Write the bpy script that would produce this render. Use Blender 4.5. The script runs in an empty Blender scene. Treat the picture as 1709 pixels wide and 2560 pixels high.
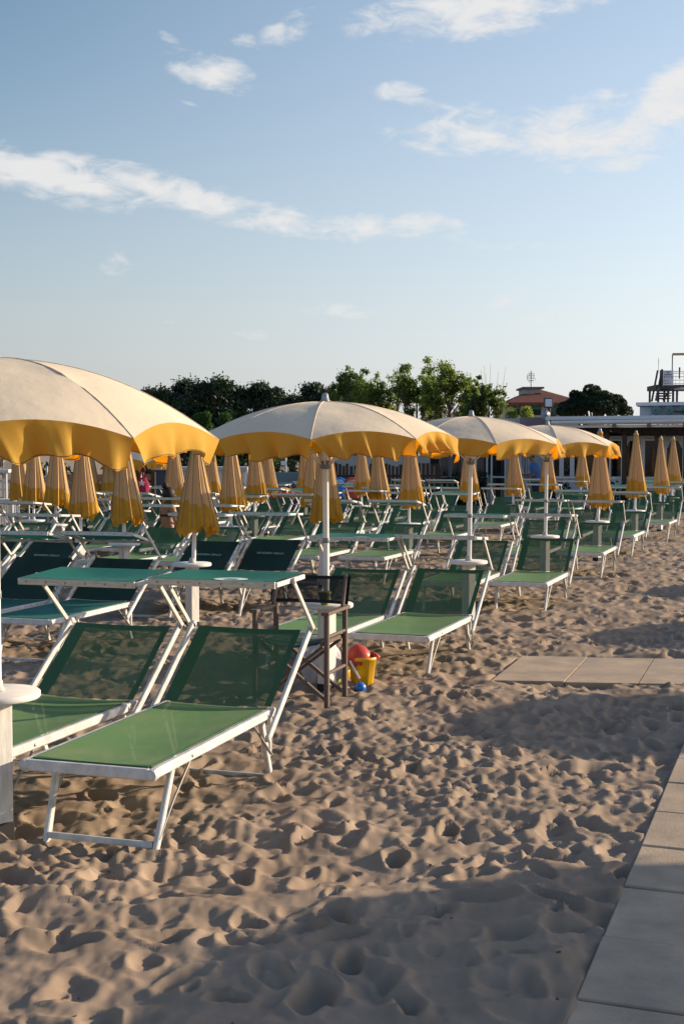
import bpy, bmesh, math, random
import numpy as np
from mathutils import Vector, Matrix
R = math.radians
random.seed(7)
SC = bpy.context.scene
COL = SC.collection

# ---------------------------------------------------------------- camera
CAM_H, F_PX, HOR = 1.6, 3250.0, 1134.0          # eye height, focal length and horizon row of the 1709x2560 photo
PITCH = math.atan((1280.0 - HOR) / F_PX)
cd = bpy.data.cameras.new('camera')
cd.sensor_fit = 'VERTICAL'; cd.sensor_height = 36.0; cd.lens = F_PX / 2560.0 * 36.0
cd.clip_start = 0.05; cd.clip_end = 3000
cam = bpy.data.objects.new('camera', cd); COL.objects.link(cam)
cam.location = (0, 0, CAM_H); cam.rotation_euler = (R(90) - PITCH, 0, 0)
SC.camera = cam

# ---------------------------------------------------------------- light
SUN_AZ, SUN_EL = R(71), R(16)                    # azimuth clockwise from +Y
SUN_DIR = Vector((math.sin(SUN_AZ) * math.cos(SUN_EL), math.cos(SUN_AZ) * math.cos(SUN_EL), math.sin(SUN_EL)))
sl = bpy.data.lights.new('sun', 'SUN'); sl.energy = 4.7; sl.angle = R(0.55); sl.color = (1.0, 0.83, 0.62)
so = bpy.data.objects.new('sun', sl); COL.objects.link(so)
so.rotation_euler = SUN_DIR.to_track_quat('Z', 'Y').to_euler()
SC.view_settings.view_transform = 'Standard'; SC.view_settings.look = 'None'
SC.view_settings.exposure = 0.7; SC.view_settings.gamma = 1.0
SC.cycles.max_bounces = 8; SC.cycles.transparent_max_bounces = 24
SKY_STRENGTH = 0.115
CLOUD = (4.5, 4.45, 4.4)


def ray(px, py):
    """direction of a photo pixel (1568 px wide scale)"""
    x, y = px * 1.09 - 854.5, 1280.0 - py * 1.09
    c, s = math.cos(PITCH), math.sin(PITCH)
    return Vector((x, F_PX * c + y * s, -F_PX * s + y * c))


def on_h(px, py, h=0.0):
    d = ray(px, py); t = (h - CAM_H) / d.z
    return Vector((d.x * t, d.y * t, h))


def at_z(px, py, y):
    d = ray(px, py); t = y / d.y
    return Vector((d.x * t, y, CAM_H + d.z * t))


# ---------------------------------------------------------------- sky
def build_world():
    w = bpy.data.worlds.new('World'); SC.world = w; w.use_nodes = True
    nt = w.node_tree; N = nt.nodes; L = nt.links
    N.clear()
    out = N.new('ShaderNodeOutputWorld'); bg = N.new('ShaderNodeBackground'); L.new(bg.outputs[0], out.inputs[0])
    bg.inputs[1].default_value = SKY_STRENGTH
    sky = N.new('ShaderNodeTexSky'); sky.sky_type = 'NISHITA'; sky.sun_disc = False
    sky.sun_elevation = SUN_EL; sky.sun_rotation = SUN_AZ
    sky.altitude = 0; sky.air_density = 1.0; sky.dust_density = 0.8; sky.ozone_density = 1.0
    tc = N.new('ShaderNodeTexCoord')

    def math_(op, a, b=None, c=None):
        n = N.new('ShaderNodeMath'); n.operation = op
        for i, v in enumerate((a, b, c)):
            if v is None: continue
            if isinstance(v, (int, float)): n.inputs[i].default_value = v
            else: L.new(v, n.inputs[i])
        return n.outputs[0]
    sep = N.new('ShaderNodeSeparateXYZ'); L.new(tc.outputs['Generated'], sep.inputs[0])
    az = math_('ARCTAN2', sep.outputs[0], sep.outputs[1])
    el = math_('ARCSINE', sep.outputs[2])
    # noise over directions, stretched sideways
    cmb = N.new('ShaderNodeCombineXYZ'); L.new(math_('MULTIPLY', az, 0.55), cmb.inputs[0]); L.new(math_('MULTIPLY', el, 1.3), cmb.inputs[1])
    nz = N.new('ShaderNodeTexNoise'); nz.inputs['Scale'].default_value = 23; nz.inputs['Detail'].default_value = 9
    nz.inputs['Roughness'].default_value = 0.58; nz.inputs['Distortion'].default_value = 0.35
    L.new(cmb.outputs[0], nz.inputs['Vector'])
    # clouds: (px, py, half width, half height, slope, density) in photo pixels, turned into sky angles
    clouds = [(120, 405, 330, 62, 0.20, 1.0), (400, 445, 270, 50, 0.24, .95), (760, 510, 330, 42, 0.06, .95), (960, 520, 150, 40, .1, .9), (1150, 560, 120, 22, .1, .6),
              (490, 165, 110, 48, 0.25, 0.95), (400, 98, 45, 20, .5, .7), (650, 85, 90, 60, -0.35, .55), (560, 95, 50, 24, 0, .5), (690, 25, 60, 26, -.3, .5),
              (1120, 18, 300, 65, -0.08, 1.1), (980, 60, 120, 50, -.2, .8),
              (1180, 300, 310, 78, 0.02, 1.0), (930, 215, 90, 36, .15, .6), (1050, 258, 130, 34, .25, .7), (1380, 330, 240, 60, -.1, .9), (1370, 235, 90, 35, -.25, .7), (1540, 230, 150, 90, -.6, 1.0), (1440, 365, 130, 30, -.1, .7),
              (265, 600, 60, 55, .0, .5), (775, 712, 150, 24, .03, .65), (590, 768, 90, 20, .02, .5), (1165, 683, 70, 28, -.3, .55), (1420, 690, 310, 30, -.2, .6), (380, 740, 40, 10, 0, .4), (440, 238, 50, 16, .2, .4)]
    total = None
    for (px, py, hw, hh, sl_, den) in clouds:
        d = ray(px, py).normalized()
        a0, e0 = math.atan2(d.x, d.y), math.asin(d.z)
        k = 1.09 / F_PX
        u = math_('SUBTRACT', az, a0); v = math_('SUBTRACT', el, e0)
        v2 = math_('MULTIPLY_ADD', u, sl_, v)                     # slope is downward to the right
        uu = math_('MULTIPLY', u, 1 / (hw * k)); vv = math_('MULTIPLY', v2, 1 / (hh * k))
        r2 = math_('ADD', math_('MULTIPLY', uu, uu), math_('MULTIPLY', vv, vv))
        g = math_('MULTIPLY', math_('EXPONENT', math_('MULTIPLY', r2, -1.1)), den)
        total = g if total is None else math_('MAXIMUM', total, g)
    n2 = N.new('ShaderNodeTexNoise'); n2.inputs['Scale'].default_value = 62; n2.inputs['Detail'].default_value = 8; n2.inputs['Roughness'].default_value = .62; n2.inputs['Distortion'].default_value = .6
    L.new(cmb.outputs[0], n2.inputs['Vector'])
    m = math_('ADD', math_('MULTIPLY', total, 0.98), math_('ADD', math_('MULTIPLY', math_('SUBTRACT', nz.outputs[0], 0.5), 2.0), math_('MULTIPLY', math_('SUBTRACT', n2.outputs[0], 0.5), 1.5)))
    mr = N.new('ShaderNodeMapRange'); mr.interpolation_type = 'SMOOTHSTEP'
    mr.inputs[1].default_value = 0.30; mr.inputs[2].default_value = 1.12
    m = math_('MULTIPLY', m, math_('MINIMUM', math_('MULTIPLY', total, 2.6), 1.0))
    L.new(m, mr.inputs[0])
    fac = math_('MULTIPLY', mr.outputs[0], 0.92)
    mix = N.new('ShaderNodeMixRGB'); L.new(fac, mix.inputs[0]); L.new(sky.outputs[0], mix.inputs[1])
    mix.inputs[2].default_value = (CLOUD[0], CLOUD[1], CLOUD[2], 1)
    # thin haze that pales the lower sky
    vf = math_('MULTIPLY', math_('EXPONENT', math_('MULTIPLY', math_('MAXIMUM', el, 0.0), -1 / R(12.0))), .95)
    veil = N.new('ShaderNodeMixRGB'); L.new(vf, veil.inputs[0]); L.new(sky.outputs[0], veil.inputs[1]); veil.inputs[2].default_value = (4.25, 4.34, 4.85, 1)
    vr = N.new('ShaderNodeMapRange'); vr.inputs[1].default_value = R(-16); vr.inputs[2].default_value = R(16); vr.inputs[3].default_value = .57; vr.inputs[4].default_value = 1.02
    L.new(az, vr.inputs[0]); vm = N.new('ShaderNodeVectorMath'); vm.operation = 'SCALE'; vm.inputs[0].default_value = (4.25, 4.34, 4.85); L.new(vr.outputs[0], vm.inputs['Scale']); L.new(vm.outputs[0], veil.inputs[2])
    dp = N.new('ShaderNodeVectorMath'); dp.operation = 'DOT_PRODUCT'; L.new(tc.outputs['Generated'], dp.inputs[0]); dp.inputs[1].default_value = SUN_DIR
    cg = math_('DIVIDE', math_('SUBTRACT', dp.outputs['Value'], -.02), .30)
    band = math_('EXPONENT', math_('MULTIPLY', math_('MULTIPLY', cg, cg), -1.0))
    er = N.new('ShaderNodeMapRange'); er.interpolation_type = 'SMOOTHSTEP'; er.inputs[1].default_value = R(4); er.inputs[2].default_value = R(24); L.new(el, er.inputs[0])
    deep = N.new('ShaderNodeMixRGB'); deep.blend_type = 'MULTIPLY'; L.new(math_('MULTIPLY', band, er.outputs[0]), deep.inputs[0])
    L.new(veil.outputs[0], deep.inputs[1]); deep.inputs[2].default_value = (.42, .64, .74, 1)
    hi = N.new('ShaderNodeMapRange'); hi.interpolation_type = 'SMOOTHSTEP'; hi.inputs[1].default_value = R(22); hi.inputs[2].default_value = R(45); L.new(el, hi.inputs[0])
    ov = N.new('ShaderNodeMixRGB'); ov.blend_type = 'MULTIPLY'; L.new(hi.outputs[0], ov.inputs[0]); L.new(deep.outputs[0], ov.inputs[1]); ov.inputs[2].default_value = (.98, 1.14, 1.36, 1)
    L.new(ov.outputs[0], mix.inputs[1])
    L.new(mix.outputs[0], bg.inputs[0])


build_world()


# ---------------------------------------------------------------- materials
def mat(name, col, rough=0.6, var=0.0, vscale=8.0, bump=0.0, bscale=60.0, metal=0.0, col2=None, stretch=None, spec=0.3, rnd=0.0,
        trans=None, clear=0.0, alpha=0.0, detail=5.0, thr=(0.35, 0.7)):
    m = bpy.data.materials.new(name); m.use_nodes = True
    nt = m.node_tree; N = nt.nodes; L = nt.links
    p = N['Principled BSDF']; out = N['Material Output']
    p.inputs['Roughness'].default_value = rough; p.inputs['Metallic'].default_value = metal
    p.inputs['Specular IOR Level'].default_value = spec
    p.inputs['Base Color'].default_value = (*col, 1)
    tc = N.new('ShaderNodeTexCoord')
    vec = tc.outputs['Object']
    if stretch:
        mp = N.new('ShaderNodeMapping'); mp.inputs['Scale'].default_value = stretch; L.new(vec, mp.inputs[0]); vec = mp.outputs[0]
    colout = None
    if var > 0 or col2:
        n = N.new('ShaderNodeTexNoise'); n.inputs['Scale'].default_value = vscale; n.inputs['Detail'].default_value = detail
        n.inputs['Roughness'].default_value = 0.6; L.new(vec, n.inputs['Vector'])
        cr = N.new('ShaderNodeValToRGB'); L.new(n.outputs[0], cr.inputs[0])
        c2 = col2 if col2 else tuple(c * (1 - var) for c in col)
        cr.color_ramp.elements[0].position = thr[0]; cr.color_ramp.elements[0].color = (*c2, 1)
        cr.color_ramp.elements[1].position = thr[1]; cr.color_ramp.elements[1].color = (*col, 1)
        colout = cr.outputs[0]
    if rnd > 0:
        oi = N.new('ShaderNodeObjectInfo'); hs = N.new('ShaderNodeHueSaturation')
        mr = N.new('ShaderNodeMapRange'); mr.inputs[3].default_value = 1 - rnd; mr.inputs[4].default_value = 1 + rnd
        L.new(oi.outputs['Random'], mr.inputs[0]); L.new(mr.outputs[0], hs.inputs['Value'])
        if colout: L.new(colout, hs.inputs['Color'])
        else: hs.inputs['Color'].default_value = (*col, 1)
        colout = hs.outputs[0]
    if colout: L.new(colout, p.inputs['Base Color'])
    if bump > 0:
        n2 = N.new('ShaderNodeTexNoise'); n2.inputs['Scale'].default_value = bscale; n2.inputs['Detail'].default_value = 4; L.new(vec, n2.inputs['Vector'])
        b = N.new('ShaderNodeBump'); b.inputs['Strength'].default_value = 1; b.inputs['Distance'].default_value = bump
        L.new(n2.outputs[0], b.inputs['Height']); L.new(b.outputs[0], p.inputs['Normal'])
    sh = p.outputs[0]
    if trans:                                     # light passing through cloth or leaf
        t = N.new('ShaderNodeBsdfTranslucent'); t.inputs[0].default_value = (*trans[0], 1)
        mx = N.new('ShaderNodeMixShader'); mx.inputs[0].default_value = trans[1]
        L.new(sh, mx.inputs[1]); L.new(t.outputs[0], mx.inputs[2]); sh = mx.outputs[0]
    if alpha > 0:                                 # open weave
        t = N.new('ShaderNodeBsdfTransparent')
        mx = N.new('ShaderNodeMixShader'); mx.inputs[0].default_value = alpha
        L.new(sh, mx.inputs[1]); L.new(t.outputs[0], mx.inputs[2]); sh = mx.outputs[0]
    L.new(sh, out.inputs[0])
    return m


M = {}
M['frame'] = mat('white_painted_aluminium', (.70, .675, .64), .42, var=.34, vscale=12, spec=.5, rnd=.05)
M['frame_worn'] = mat('worn_white_rail', (.70, .64, .57), .55, var=.35, vscale=14, stretch=(1, 6, 6))
M['bar_grey'] = mat('grey_metal_rod', (.32, .30, .27), .45, metal=.4)
M['bolt'] = mat('dull_bolt_metal', (.38, .34, .3), .5, metal=.5)
M['green'] = mat('green_woven_mesh', (.12, .235, .085), .75, col2=(.19, .255, .115), vscale=3.4, thr=(.30, .56), bump=.0008, bscale=260, trans=((.07, .2, .06), .12), alpha=.04, rnd=.10)
M['green_open'] = mat('green_open_mesh', (.064, .150, .068), .8, var=.2, vscale=4.0, bump=.0006, bscale=260, alpha=.22, rnd=.10)
M['green_hem'] = mat('green_double_hem', (.048, .125, .06), .8, var=.15, vscale=6.0, rnd=.08)
M['green_shaded'] = mat('shaded_green_canvas', (.020, .052, .036), .8, var=.4, vscale=3.0)  # lounger green with the umbrellas' shade put into the colour
M['teal_seat'] = mat('teal_seat_canvas', (.02, .15, .11), .75, var=.3, vscale=2.5)
M['teal'] = mat('teal_hood_canvas', (.022, .185, .132), .7, var=.22, vscale=3.5, trans=((.02, .25, .16), .2), rnd=.12)
M['cream'] = mat('cream_canvas', (.82, .675, .485), .85, var=.09, vscale=2.2, bump=.006, bscale=7, trans=((.74, .44, .17), .15))
M['yellow'] = mat('yellow_canvas', (.66, .385, .055), .85, var=.1, vscale=4, bump=.001, bscale=30, trans=((.90, .30, .0), .36))
M['hem'] = mat('brown_hem_stitching', (.25, .13, .05), .9)
M['cream_fold'] = mat('folded_cream_canvas', (.68, .46, .22), .85, var=.12, vscale=5, bump=.002, bscale=25, trans=((.75, .36, .08), .25), rnd=.07)
M['yellow_fold'] = mat('folded_yellow_canvas', (.60, .33, .035), .85, var=.2, vscale=9, bump=.002, bscale=30, trans=((.8, .32, .01), .2), rnd=.08)
M['seam'] = mat('dark_seam', (.34, .20, .08), .9)
M['pole'] = mat('white_pole_enamel', (.80, .77, .72), .3, var=.1, vscale=5, spec=.5)
M['post'] = mat('white_wood_post', (.74, .70, .63), .6, var=.25, vscale=7, stretch=(5, 5, 1), bump=.001, bscale=30)
M['disc'] = mat('white_table_plastic', (.76, .72, .66), .45, var=.15, vscale=6)
M['collar_plastic'] = mat('pale_collar_plastic', (.55, .53, .5), .5, var=.2, vscale=12)
M['rubber'] = mat('black_post_foot', (.02, .02, .022), .7)
M['grey_cap'] = mat('grey_plastic_finial', (.26, .29, .32), .4, var=.3, vscale=20)
M['orange_trim'] = mat('ochre_collar', (.55, .30, .07), .8)
M['wood_grey'] = mat('weathered_chair_wood', (.165, .118, .092), .7, var=.4, vscale=10, stretch=(6, 6, 1), bump=.001, bscale=40)
M['black_mesh'] = mat('black_chair_mesh', (.012, .017, .02), .8, alpha=.2)
M['black'] = mat('black_cloth', (.012, .016, .018), .85)
M['darkgreen_cloth'] = mat('dark_green_canvas_seat', (.02, .05, .045), .85)
M['bucket_yellow'] = mat('yellow_plastic', (.78, .43, .012), .35, spec=.5)
M['red_plastic'] = mat('red_plastic', (.55, .065, .035), .35, spec=.5, trans=((.6, .06, .03), .2))
M['blue_plastic'] = mat('blue_plastic', (.02, .16, .55), .35, spec=.5)
M['lime'] = mat('lime_plastic', (.35, .5, .06), .35)
M['white_plastic'] = mat('white_plastic', (.78, .76, .74), .4)
M['bag_white'] = mat('white_plastic_bag', (.62, .60, .62), .45, var=.2, vscale=9, bump=.01, bscale=14, trans=((.6, .58, .58), .3))
M['olive'] = mat('olive_glaze', (.23, .22, .03), .5)
M['slab'] = mat('concrete_slab', (.48, .35, .235), .85, col2=(.31, .235, .165), vscale=4, bump=.002, bscale=90, detail=8)
M['letter'] = mat('pale_print', (.48, .49, .46), .8)
M['ring'] = mat('white_print', (.62, .70, .66), .8)


# ---------------------------------------------------------------- mesh helpers
class MB:
    def __init__(s): s.v = []; s.f = []; s.mi = []; s.sm = []

    def add(s, vs, fs, mi=0, smooth=False):
        o = len(s.v); s.v += [tuple(v) for v in vs]
        for f in fs: s.f.append(tuple(i + o for i in f)); s.mi.append(mi); s.sm.append(smooth)

    def box(s, c, d, mi=0, rot=None, bev=0.0):
        hx, hy, hz = d[0] / 2, d[1] / 2, d[2] / 2
        c = Vector(c)
        b = min(bev, hx * .9, hy * .9, hz * .9)
        if b <= 0:
            vs = [Vector((x * hx, y * hy, z * hz)) for x in (-1, 1) for y in (-1, 1) for z in (-1, 1)]
            fs = [(0, 1, 3, 2), (4, 6, 7, 5), (0, 4, 5, 1), (2, 3, 7, 6), (0, 2, 6, 4), (1, 5, 7, 3)]
        else:
            bm = bmesh.new(); bmesh.ops.create_cube(bm, size=1)
            for v in bm.verts: v.co = Vector((v.co.x * d[0], v.co.y * d[1], v.co.z * d[2]))
            bmesh.ops.bevel(bm, geom=bm.edges[:], offset=b, segments=2, affect='EDGES', profile=.5)
            bm.verts.index_update()
            vs = [v.co.copy() for v in bm.verts]; fs = [tuple(v.index for v in f.verts) for f in bm.faces]; bm.free()
        if rot is not None: vs = [rot @ v for v in vs]
        s.add([v + c for v in vs], fs, mi)

    def bar(s, p0, p1, w, h, up=(0, 0, 1), mi=0, ch=0.2):
        """rectangular bar with chamfered edges, w along side, h along up"""
        p0, p1 = Vector(p0), Vector(p1); d = (p1 - p0).normalized(); up = Vector(up)
        side = d.cross(up)
        if side.length < 1e-4: side = d.cross(Vector((1, 0, 0)))
        side.normalize(); u2 = side.cross(d).normalized()
        c = min(w, h) * ch; a, b = w / 2, h / 2
        ring = [(-a + c, -b), (a - c, -b), (a, -b + c), (a, b - c), (a - c, b), (-a + c, b), (-a, b - c), (-a, -b + c)]
        vs = [p + side * x + u2 * y for p in (p0, p1) for x, y in ring]
        fs = [(i, (i + 1) % 8, 8 + (i + 1) % 8, 8 + i) for i in range(8)] + [tuple(range(7, -1, -1)), tuple(range(8, 16))]
        s.add(vs, fs, mi)

    def tube(s, pts, r, n=8, mi=0, cap=True):
        pts = [Vector(p) for p in pts]
        rs = r if isinstance(r, (list, tuple)) else [r] * len(pts)
        vs = []; prev = None
        for i, p in enumerate(pts):
            d = (pts[min(i + 1, len(pts) - 1)] - pts[max(i - 1, 0)])
            d = d.normalized() if d.length > 1e-9 else Vector((0, 0, 1))
            a = prev if prev is not None else (Vector((1, 0, 0)) if abs(d.x) < .8 else Vector((0, 1, 0)))
            x = (a - d * a.dot(d)).normalized(); prev = x; y = d.cross(x)
            for k in range(n):
                t = 2 * math.pi * k / n; vs.append(p + x * (math.cos(t) * rs[i]) + y * (math.sin(t) * rs[i]))
        fs = []
        for i in range(len(pts) - 1):
            for k in range(n):
                fs.append((i * n + k, i * n + (k + 1) % n, (i + 1) * n + (k + 1) % n, (i + 1) * n + k))
        s.add(vs, fs, mi, True)
        if cap:
            o = len(vs) - n
            s.add(vs[:n], [tuple(range(n - 1, -1, -1))], mi); s.add(vs[o:], [tuple(range(n))], mi)

    def lathe(s, prof, n=24, c=(0, 0, 0), mi=0, smooth=True, rot=None):
        c = Vector(c); vs = []
        for r, z in prof:
            for k in range(n):
                t = 2 * math.pi * k / n; v = Vector((math.cos(t) * r, math.sin(t) * r, z))
                vs.append((rot @ v if rot else v) + c)
        fs = []
        for i in range(len(prof) - 1):
            for k in range(n):
                fs.append((i * n + k, i * n + (k + 1) % n, (i + 1) * n + (k + 1) % n, (i + 1) * n + k))
        if prof[0][0] > 1e-5: fs.append(tuple(range(n - 1, -1, -1)))
        if prof[-1][0] > 1e-5: fs.append(tuple(range((len(prof) - 1) * n, len(prof) * n)))
        s.add(vs, fs, mi, smooth)

    def grid(s, fn, nu, nv, mi=0, smooth=True, mfn=None):
        o = len(s.v)
        for j in range(nv + 1):
            for i in range(nu + 1): s.v.append(tuple(fn(i / nu, j / nv)))
        for j in range(nv):
            for i in range(nu):
                a = o + j * (nu + 1) + i
                s.f.append((a, a + 1, a + nu + 2, a + nu + 1)); s.mi.append(mfn(i / nu, j / nv) if mfn else mi); s.sm.append(smooth)

    def ball(s, c, r, n=12, mi=0, sc=(1, 1, 1)):
        prof = [(max(1e-6, math.sin(math.pi * i / n)) * r, -math.cos(math.pi * i / n) * r) for i in range(n + 1)]
        c = Vector(c); o = len(s.v)
        s.lathe(prof, n * 2, (0, 0, 0), mi)
        for i in range(o, len(s.v)):
            v = s.v[i]; s.v[i] = (c.x + v[0] * sc[0], c.y + v[1] * sc[1], c.z + v[2] * sc[2])

    def build(s, name, mats, parent=None, loc=None):
        me = bpy.data.meshes.new(name); me.from_pydata(s.v, [], s.f)
        if not isinstance(mats, (list, tuple)): mats = [mats]
        for m in mats: me.materials.append(m)
        me.polygons.foreach_set('material_index', s.mi); me.polygons.foreach_set('use_smooth', s.sm)
        me.update()
        o = bpy.data.objects.new(name, me); COL.objects.link(o)
        if parent is not None: o.parent = parent
        if loc is not None: o.location = loc
        return o


def tag(o, label=None, cat=None, group=None, kind=None):
    if label: o['label'] = label
    if cat: o['category'] = cat
    if group: o['group'] = group
    if kind: o['kind'] = kind
    return o


def empty(name, loc, rz=0.0, label=None, cat=None, group=None):
    o = bpy.data.objects.new(name, None); COL.objects.link(o)
    o.location = loc; o.rotation_euler = (0, 0, rz); o.empty_display_size = .1
    return tag(o, label, cat, group)


def copy_tree(o, parent=None):
    c = o.copy(); COL.objects.link(c); c.parent = parent
    for ch in list(o.children): copy_tree(ch, c)
    return c


def text_mesh(name, body, size, m, parent, ext=.0008, font_scale_x=1.0):
    cu = bpy.data.curves.new('lettering_curve', 'FONT'); cu.body = body; cu.size = size; cu.extrude = ext
    cu.align_x = 'CENTER'; cu.align_y = 'CENTER'
    t = bpy.data.objects.new('lettering_curve', cu); COL.objects.link(t)
    dg = bpy.context.evaluated_depsgraph_get(); dg.update()
    me = bpy.data.meshes.new_from_object(t.evaluated_get(dg)); COL.objects.unlink(t); bpy.data.objects.remove(t)
    me.materials.clear(); me.materials.append(m)
    for v in me.vertices: v.co.x *= font_scale_x
    o = bpy.data.objects.new(name, me); COL.objects.link(o); o.parent = parent
    return o


# ---------------------------------------------------------------- noise for the sand
def hash2(ix, iy, seed):
    h = (ix.astype(np.int64) * 374761393 + iy.astype(np.int64) * 668265263 + seed * 1274126177) & 0x7fffffff
    h = ((h ^ (h >> 13)) * 1274126177) & 0x7fffffff
    return ((h ^ (h >> 16)) & 0xffffff) / float(0xffffff)


def vnoise(x, y, seed):
    ix, iy = np.floor(x), np.floor(y); fx, fy = x - ix, y - iy
    ux, uy = fx * fx * fx * (fx * (fx * 6 - 15) + 10), fy * fy * fy * (fy * (fy * 6 - 15) + 10)

    def g(a, b):
        t = hash2(ix + a, iy + b, seed) * 2 * np.pi
        return np.cos(t) * (fx - a) + np.sin(t) * (fy - b)
    return ((g(0, 0) * (1 - ux) + g(1, 0) * ux) * (1 - uy) + (g(0, 1) * (1 - ux) + g(1, 1) * ux) * uy) * 1.5


def dents(x, y, cell, seed, k=28.0, ax=1.0, ay=1.0):
    """smooth union of scattered bowls: 0 in a bowl, rising to soft crests between them"""
    X, Y = x / cell * ax, y / cell * ay
    ix, iy = np.floor(X), np.floor(Y); acc = np.zeros_like(X)
    for a in (-1, 0, 1):
        for b in (-1, 0, 1):
            cx, cy = ix + a, iy + b
            px = cx + hash2(cx, cy, seed); py = cy + hash2(cx, cy, seed + 5); wgt = .75 + .6 * hash2(cx, cy, seed + 9)
            th = hash2(cx, cy, seed + 13) * 3.1416
            dx, dy = X - px, Y - py
            rx, ry = dx * np.cos(th) + dy * np.sin(th), -dx * np.sin(th) + dy * np.cos(th)
            d = (rx * rx * 1.7 + ry * ry * .75) * wgt
            acc += np.exp(-k * d)
    return -np.log(acc + 1e-9) / k


def prints(x, y, cell, seed, la, lb, depth, gap=.8):
    """old footprints: flat-bottomed oval dents with a firm edge and a low pushed-up rim"""
    X, Y = x / cell, y / cell
    ix, iy = np.floor(X), np.floor(Y); q = np.full_like(X, 9.0); dd = np.zeros_like(X)
    for a in (-1, 0, 1):
        for b in (-1, 0, 1):
            cx, cy = ix + a, iy + b
            px = (cx + hash2(cx, cy, seed)) * cell; py = (cy + hash2(cx, cy, seed + 5)) * cell
            sc = .65 + .7 * hash2(cx, cy, seed + 9); th = 1.2 + 2.6 * (hash2(cx, cy, seed + 13) - .5)
            dx, dy = x - px, y - py
            u, v = dx * np.cos(th) + dy * np.sin(th), -dx * np.sin(th) + dy * np.cos(th)
            u = u + .25 * v
            d = np.sqrt((u / (la * sc)) ** 2 + (v / (lb * sc)) ** 2) + np.where(hash2(cx, cy, seed + 17) > gap, 9.0, 0.0)
            m = d < q; q = np.where(m, d, q); dd = np.where(m, .55 + .9 * hash2(cx, cy, seed + 21), dd)
    t = np.clip((q - .35) / .70, 0, 1); t = t * t * (3 - 2 * t)
    return depth * dd * (-(1 - t) * 1.0 + .42 * np.exp(-((q - 1.12) / .24) ** 2))


DIR = Vector((math.sin(R(19.6)), math.cos(R(19.6)), 0)); SIDE = Vector((DIR.y, -DIR.x, 0))
PATH_P = on_h(1315, 2310)                        # a point on the left edge of the path
MAT_NL, MAT_FL, MAT_NR = on_h(1125, 1562), on_h(1197, 1506), on_h(1568, 1569)


def sand_h(x, y):
    wx = x + .05 * vnoise(x * 4.1, y * 4.1, 1) + .02 * vnoise(x * 9, y * 9, 2)
    wy = y + .05 * vnoise(x * 4.1, y * 4.1, 3) + .02 * vnoise(x * 9, y * 9, 4)
    d1 = np.minimum(dents(wx, wy, .165, 11, 44), .50)
    d2 = np.minimum(dents(wx + 3.3, wy + 1.7, .085, 23, 20), .44)
    d3 = np.minimum(dents(wx + 7.1, wy + 4.2, .30, 37, 34), .5)
    patch = np.clip(.5 + .9 * vnoise(x * .8, y * .8, 51), 0, 1)
    h = .022 * d1 + .009 * d2 * patch + .024 * d3
    h += prints(wx, wy, .27, 101, .105, .058, .026) + prints(wx + 1.3, wy + 2.1, .19, 131, .062, .040, .015, .55) + prints(wx + 5.3, wy + .7, .42, 151, .15, .085, .026) * .8
    h += .030 * vnoise(x * .9, y * .9, 61) + .016 * vnoise(x * 2.3, y * 2.3, 62) + .007 * vnoise(x * 7, y * 7, 63)
    # trampled, cloddy spots
    rough = np.clip(vnoise(x * .7 + 4, y * .7 + 2, 71) * 1.6 - .1, 0, 1)
    for cx, cy, r in ((.45, 6.7, .9), (.55, 6.0, .7), (-1.1, 5.0, .55), (-.7, 5.3, .5), (0.05, 7.6, .5)):
        rough = np.maximum(rough, np.exp(-((x - cx) ** 2 + (y - cy) ** 2) / (r * r)))
    h += rough * (.024 * np.abs(vnoise(x * 11, y * 11, 81)) + .016 * vnoise(x * 22, y * 22, 82)) + .0035 * vnoise(x * 17, y * 17, 84) + .0022 * vnoise(x * 36, y * 36, 83) + .0012 * vnoise(x * 75, y * 75, 85)
    h -= .004 + .008 * np.exp(-((x + .80) ** 2 + (y - 5.12) ** 2) / .12) + .015 * np.exp(-((x + .45) ** 2 + (y - 6.3) ** 2) / .10)
    # flattened and scattered thin over the paving
    s = (x - PATH_P.x) * SIDE.x + (y - PATH_P.y) * SIDE.y
    k = np.clip((s + .05 + .04 * vnoise(x * 4, y * 4, 91)) / .07, 0, 1); k = k * k * (3 - 2 * k)
    drift = np.clip(vnoise(x * 2.6, y * 2.6, 95) * 1.8 - .05, 0, 1) * np.exp(-np.clip(s, 0, 9) / .10) * .030
    h = h * (1 - k) + (.012 + .010 * vnoise(x * 9, y * 9, 97) + drift) * k - np.clip(s / .05, 0, 1) * .034
    # the side strip of slabs
    e = (MAT_FL - MAT_NL); w = (MAT_NR - MAT_NL)
    det = e.x * w.y - e.y * w.x
    a = ((x - MAT_NL.x) * w.y - (y - MAT_NL.y) * w.x) / det
    b = (e.x * (y - MAT_NL.y) - e.y * (x - MAT_NL.x)) / det
    ins = np.minimum(np.minimum(a, 1 - a) * e.length, b * w.length)
    k = np.clip((ins + .05 + .03 * vnoise(x * 6, y * 6, 93)) / .06, 0, 1); k = k * k * (3 - 2 * k)
    h = h * (1 - k) + (-.03) * k
    return h


def sand_at(x, y):
    return float(sand_h(np.array([float(x)]), np.array([float(y)]))[0])


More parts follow.
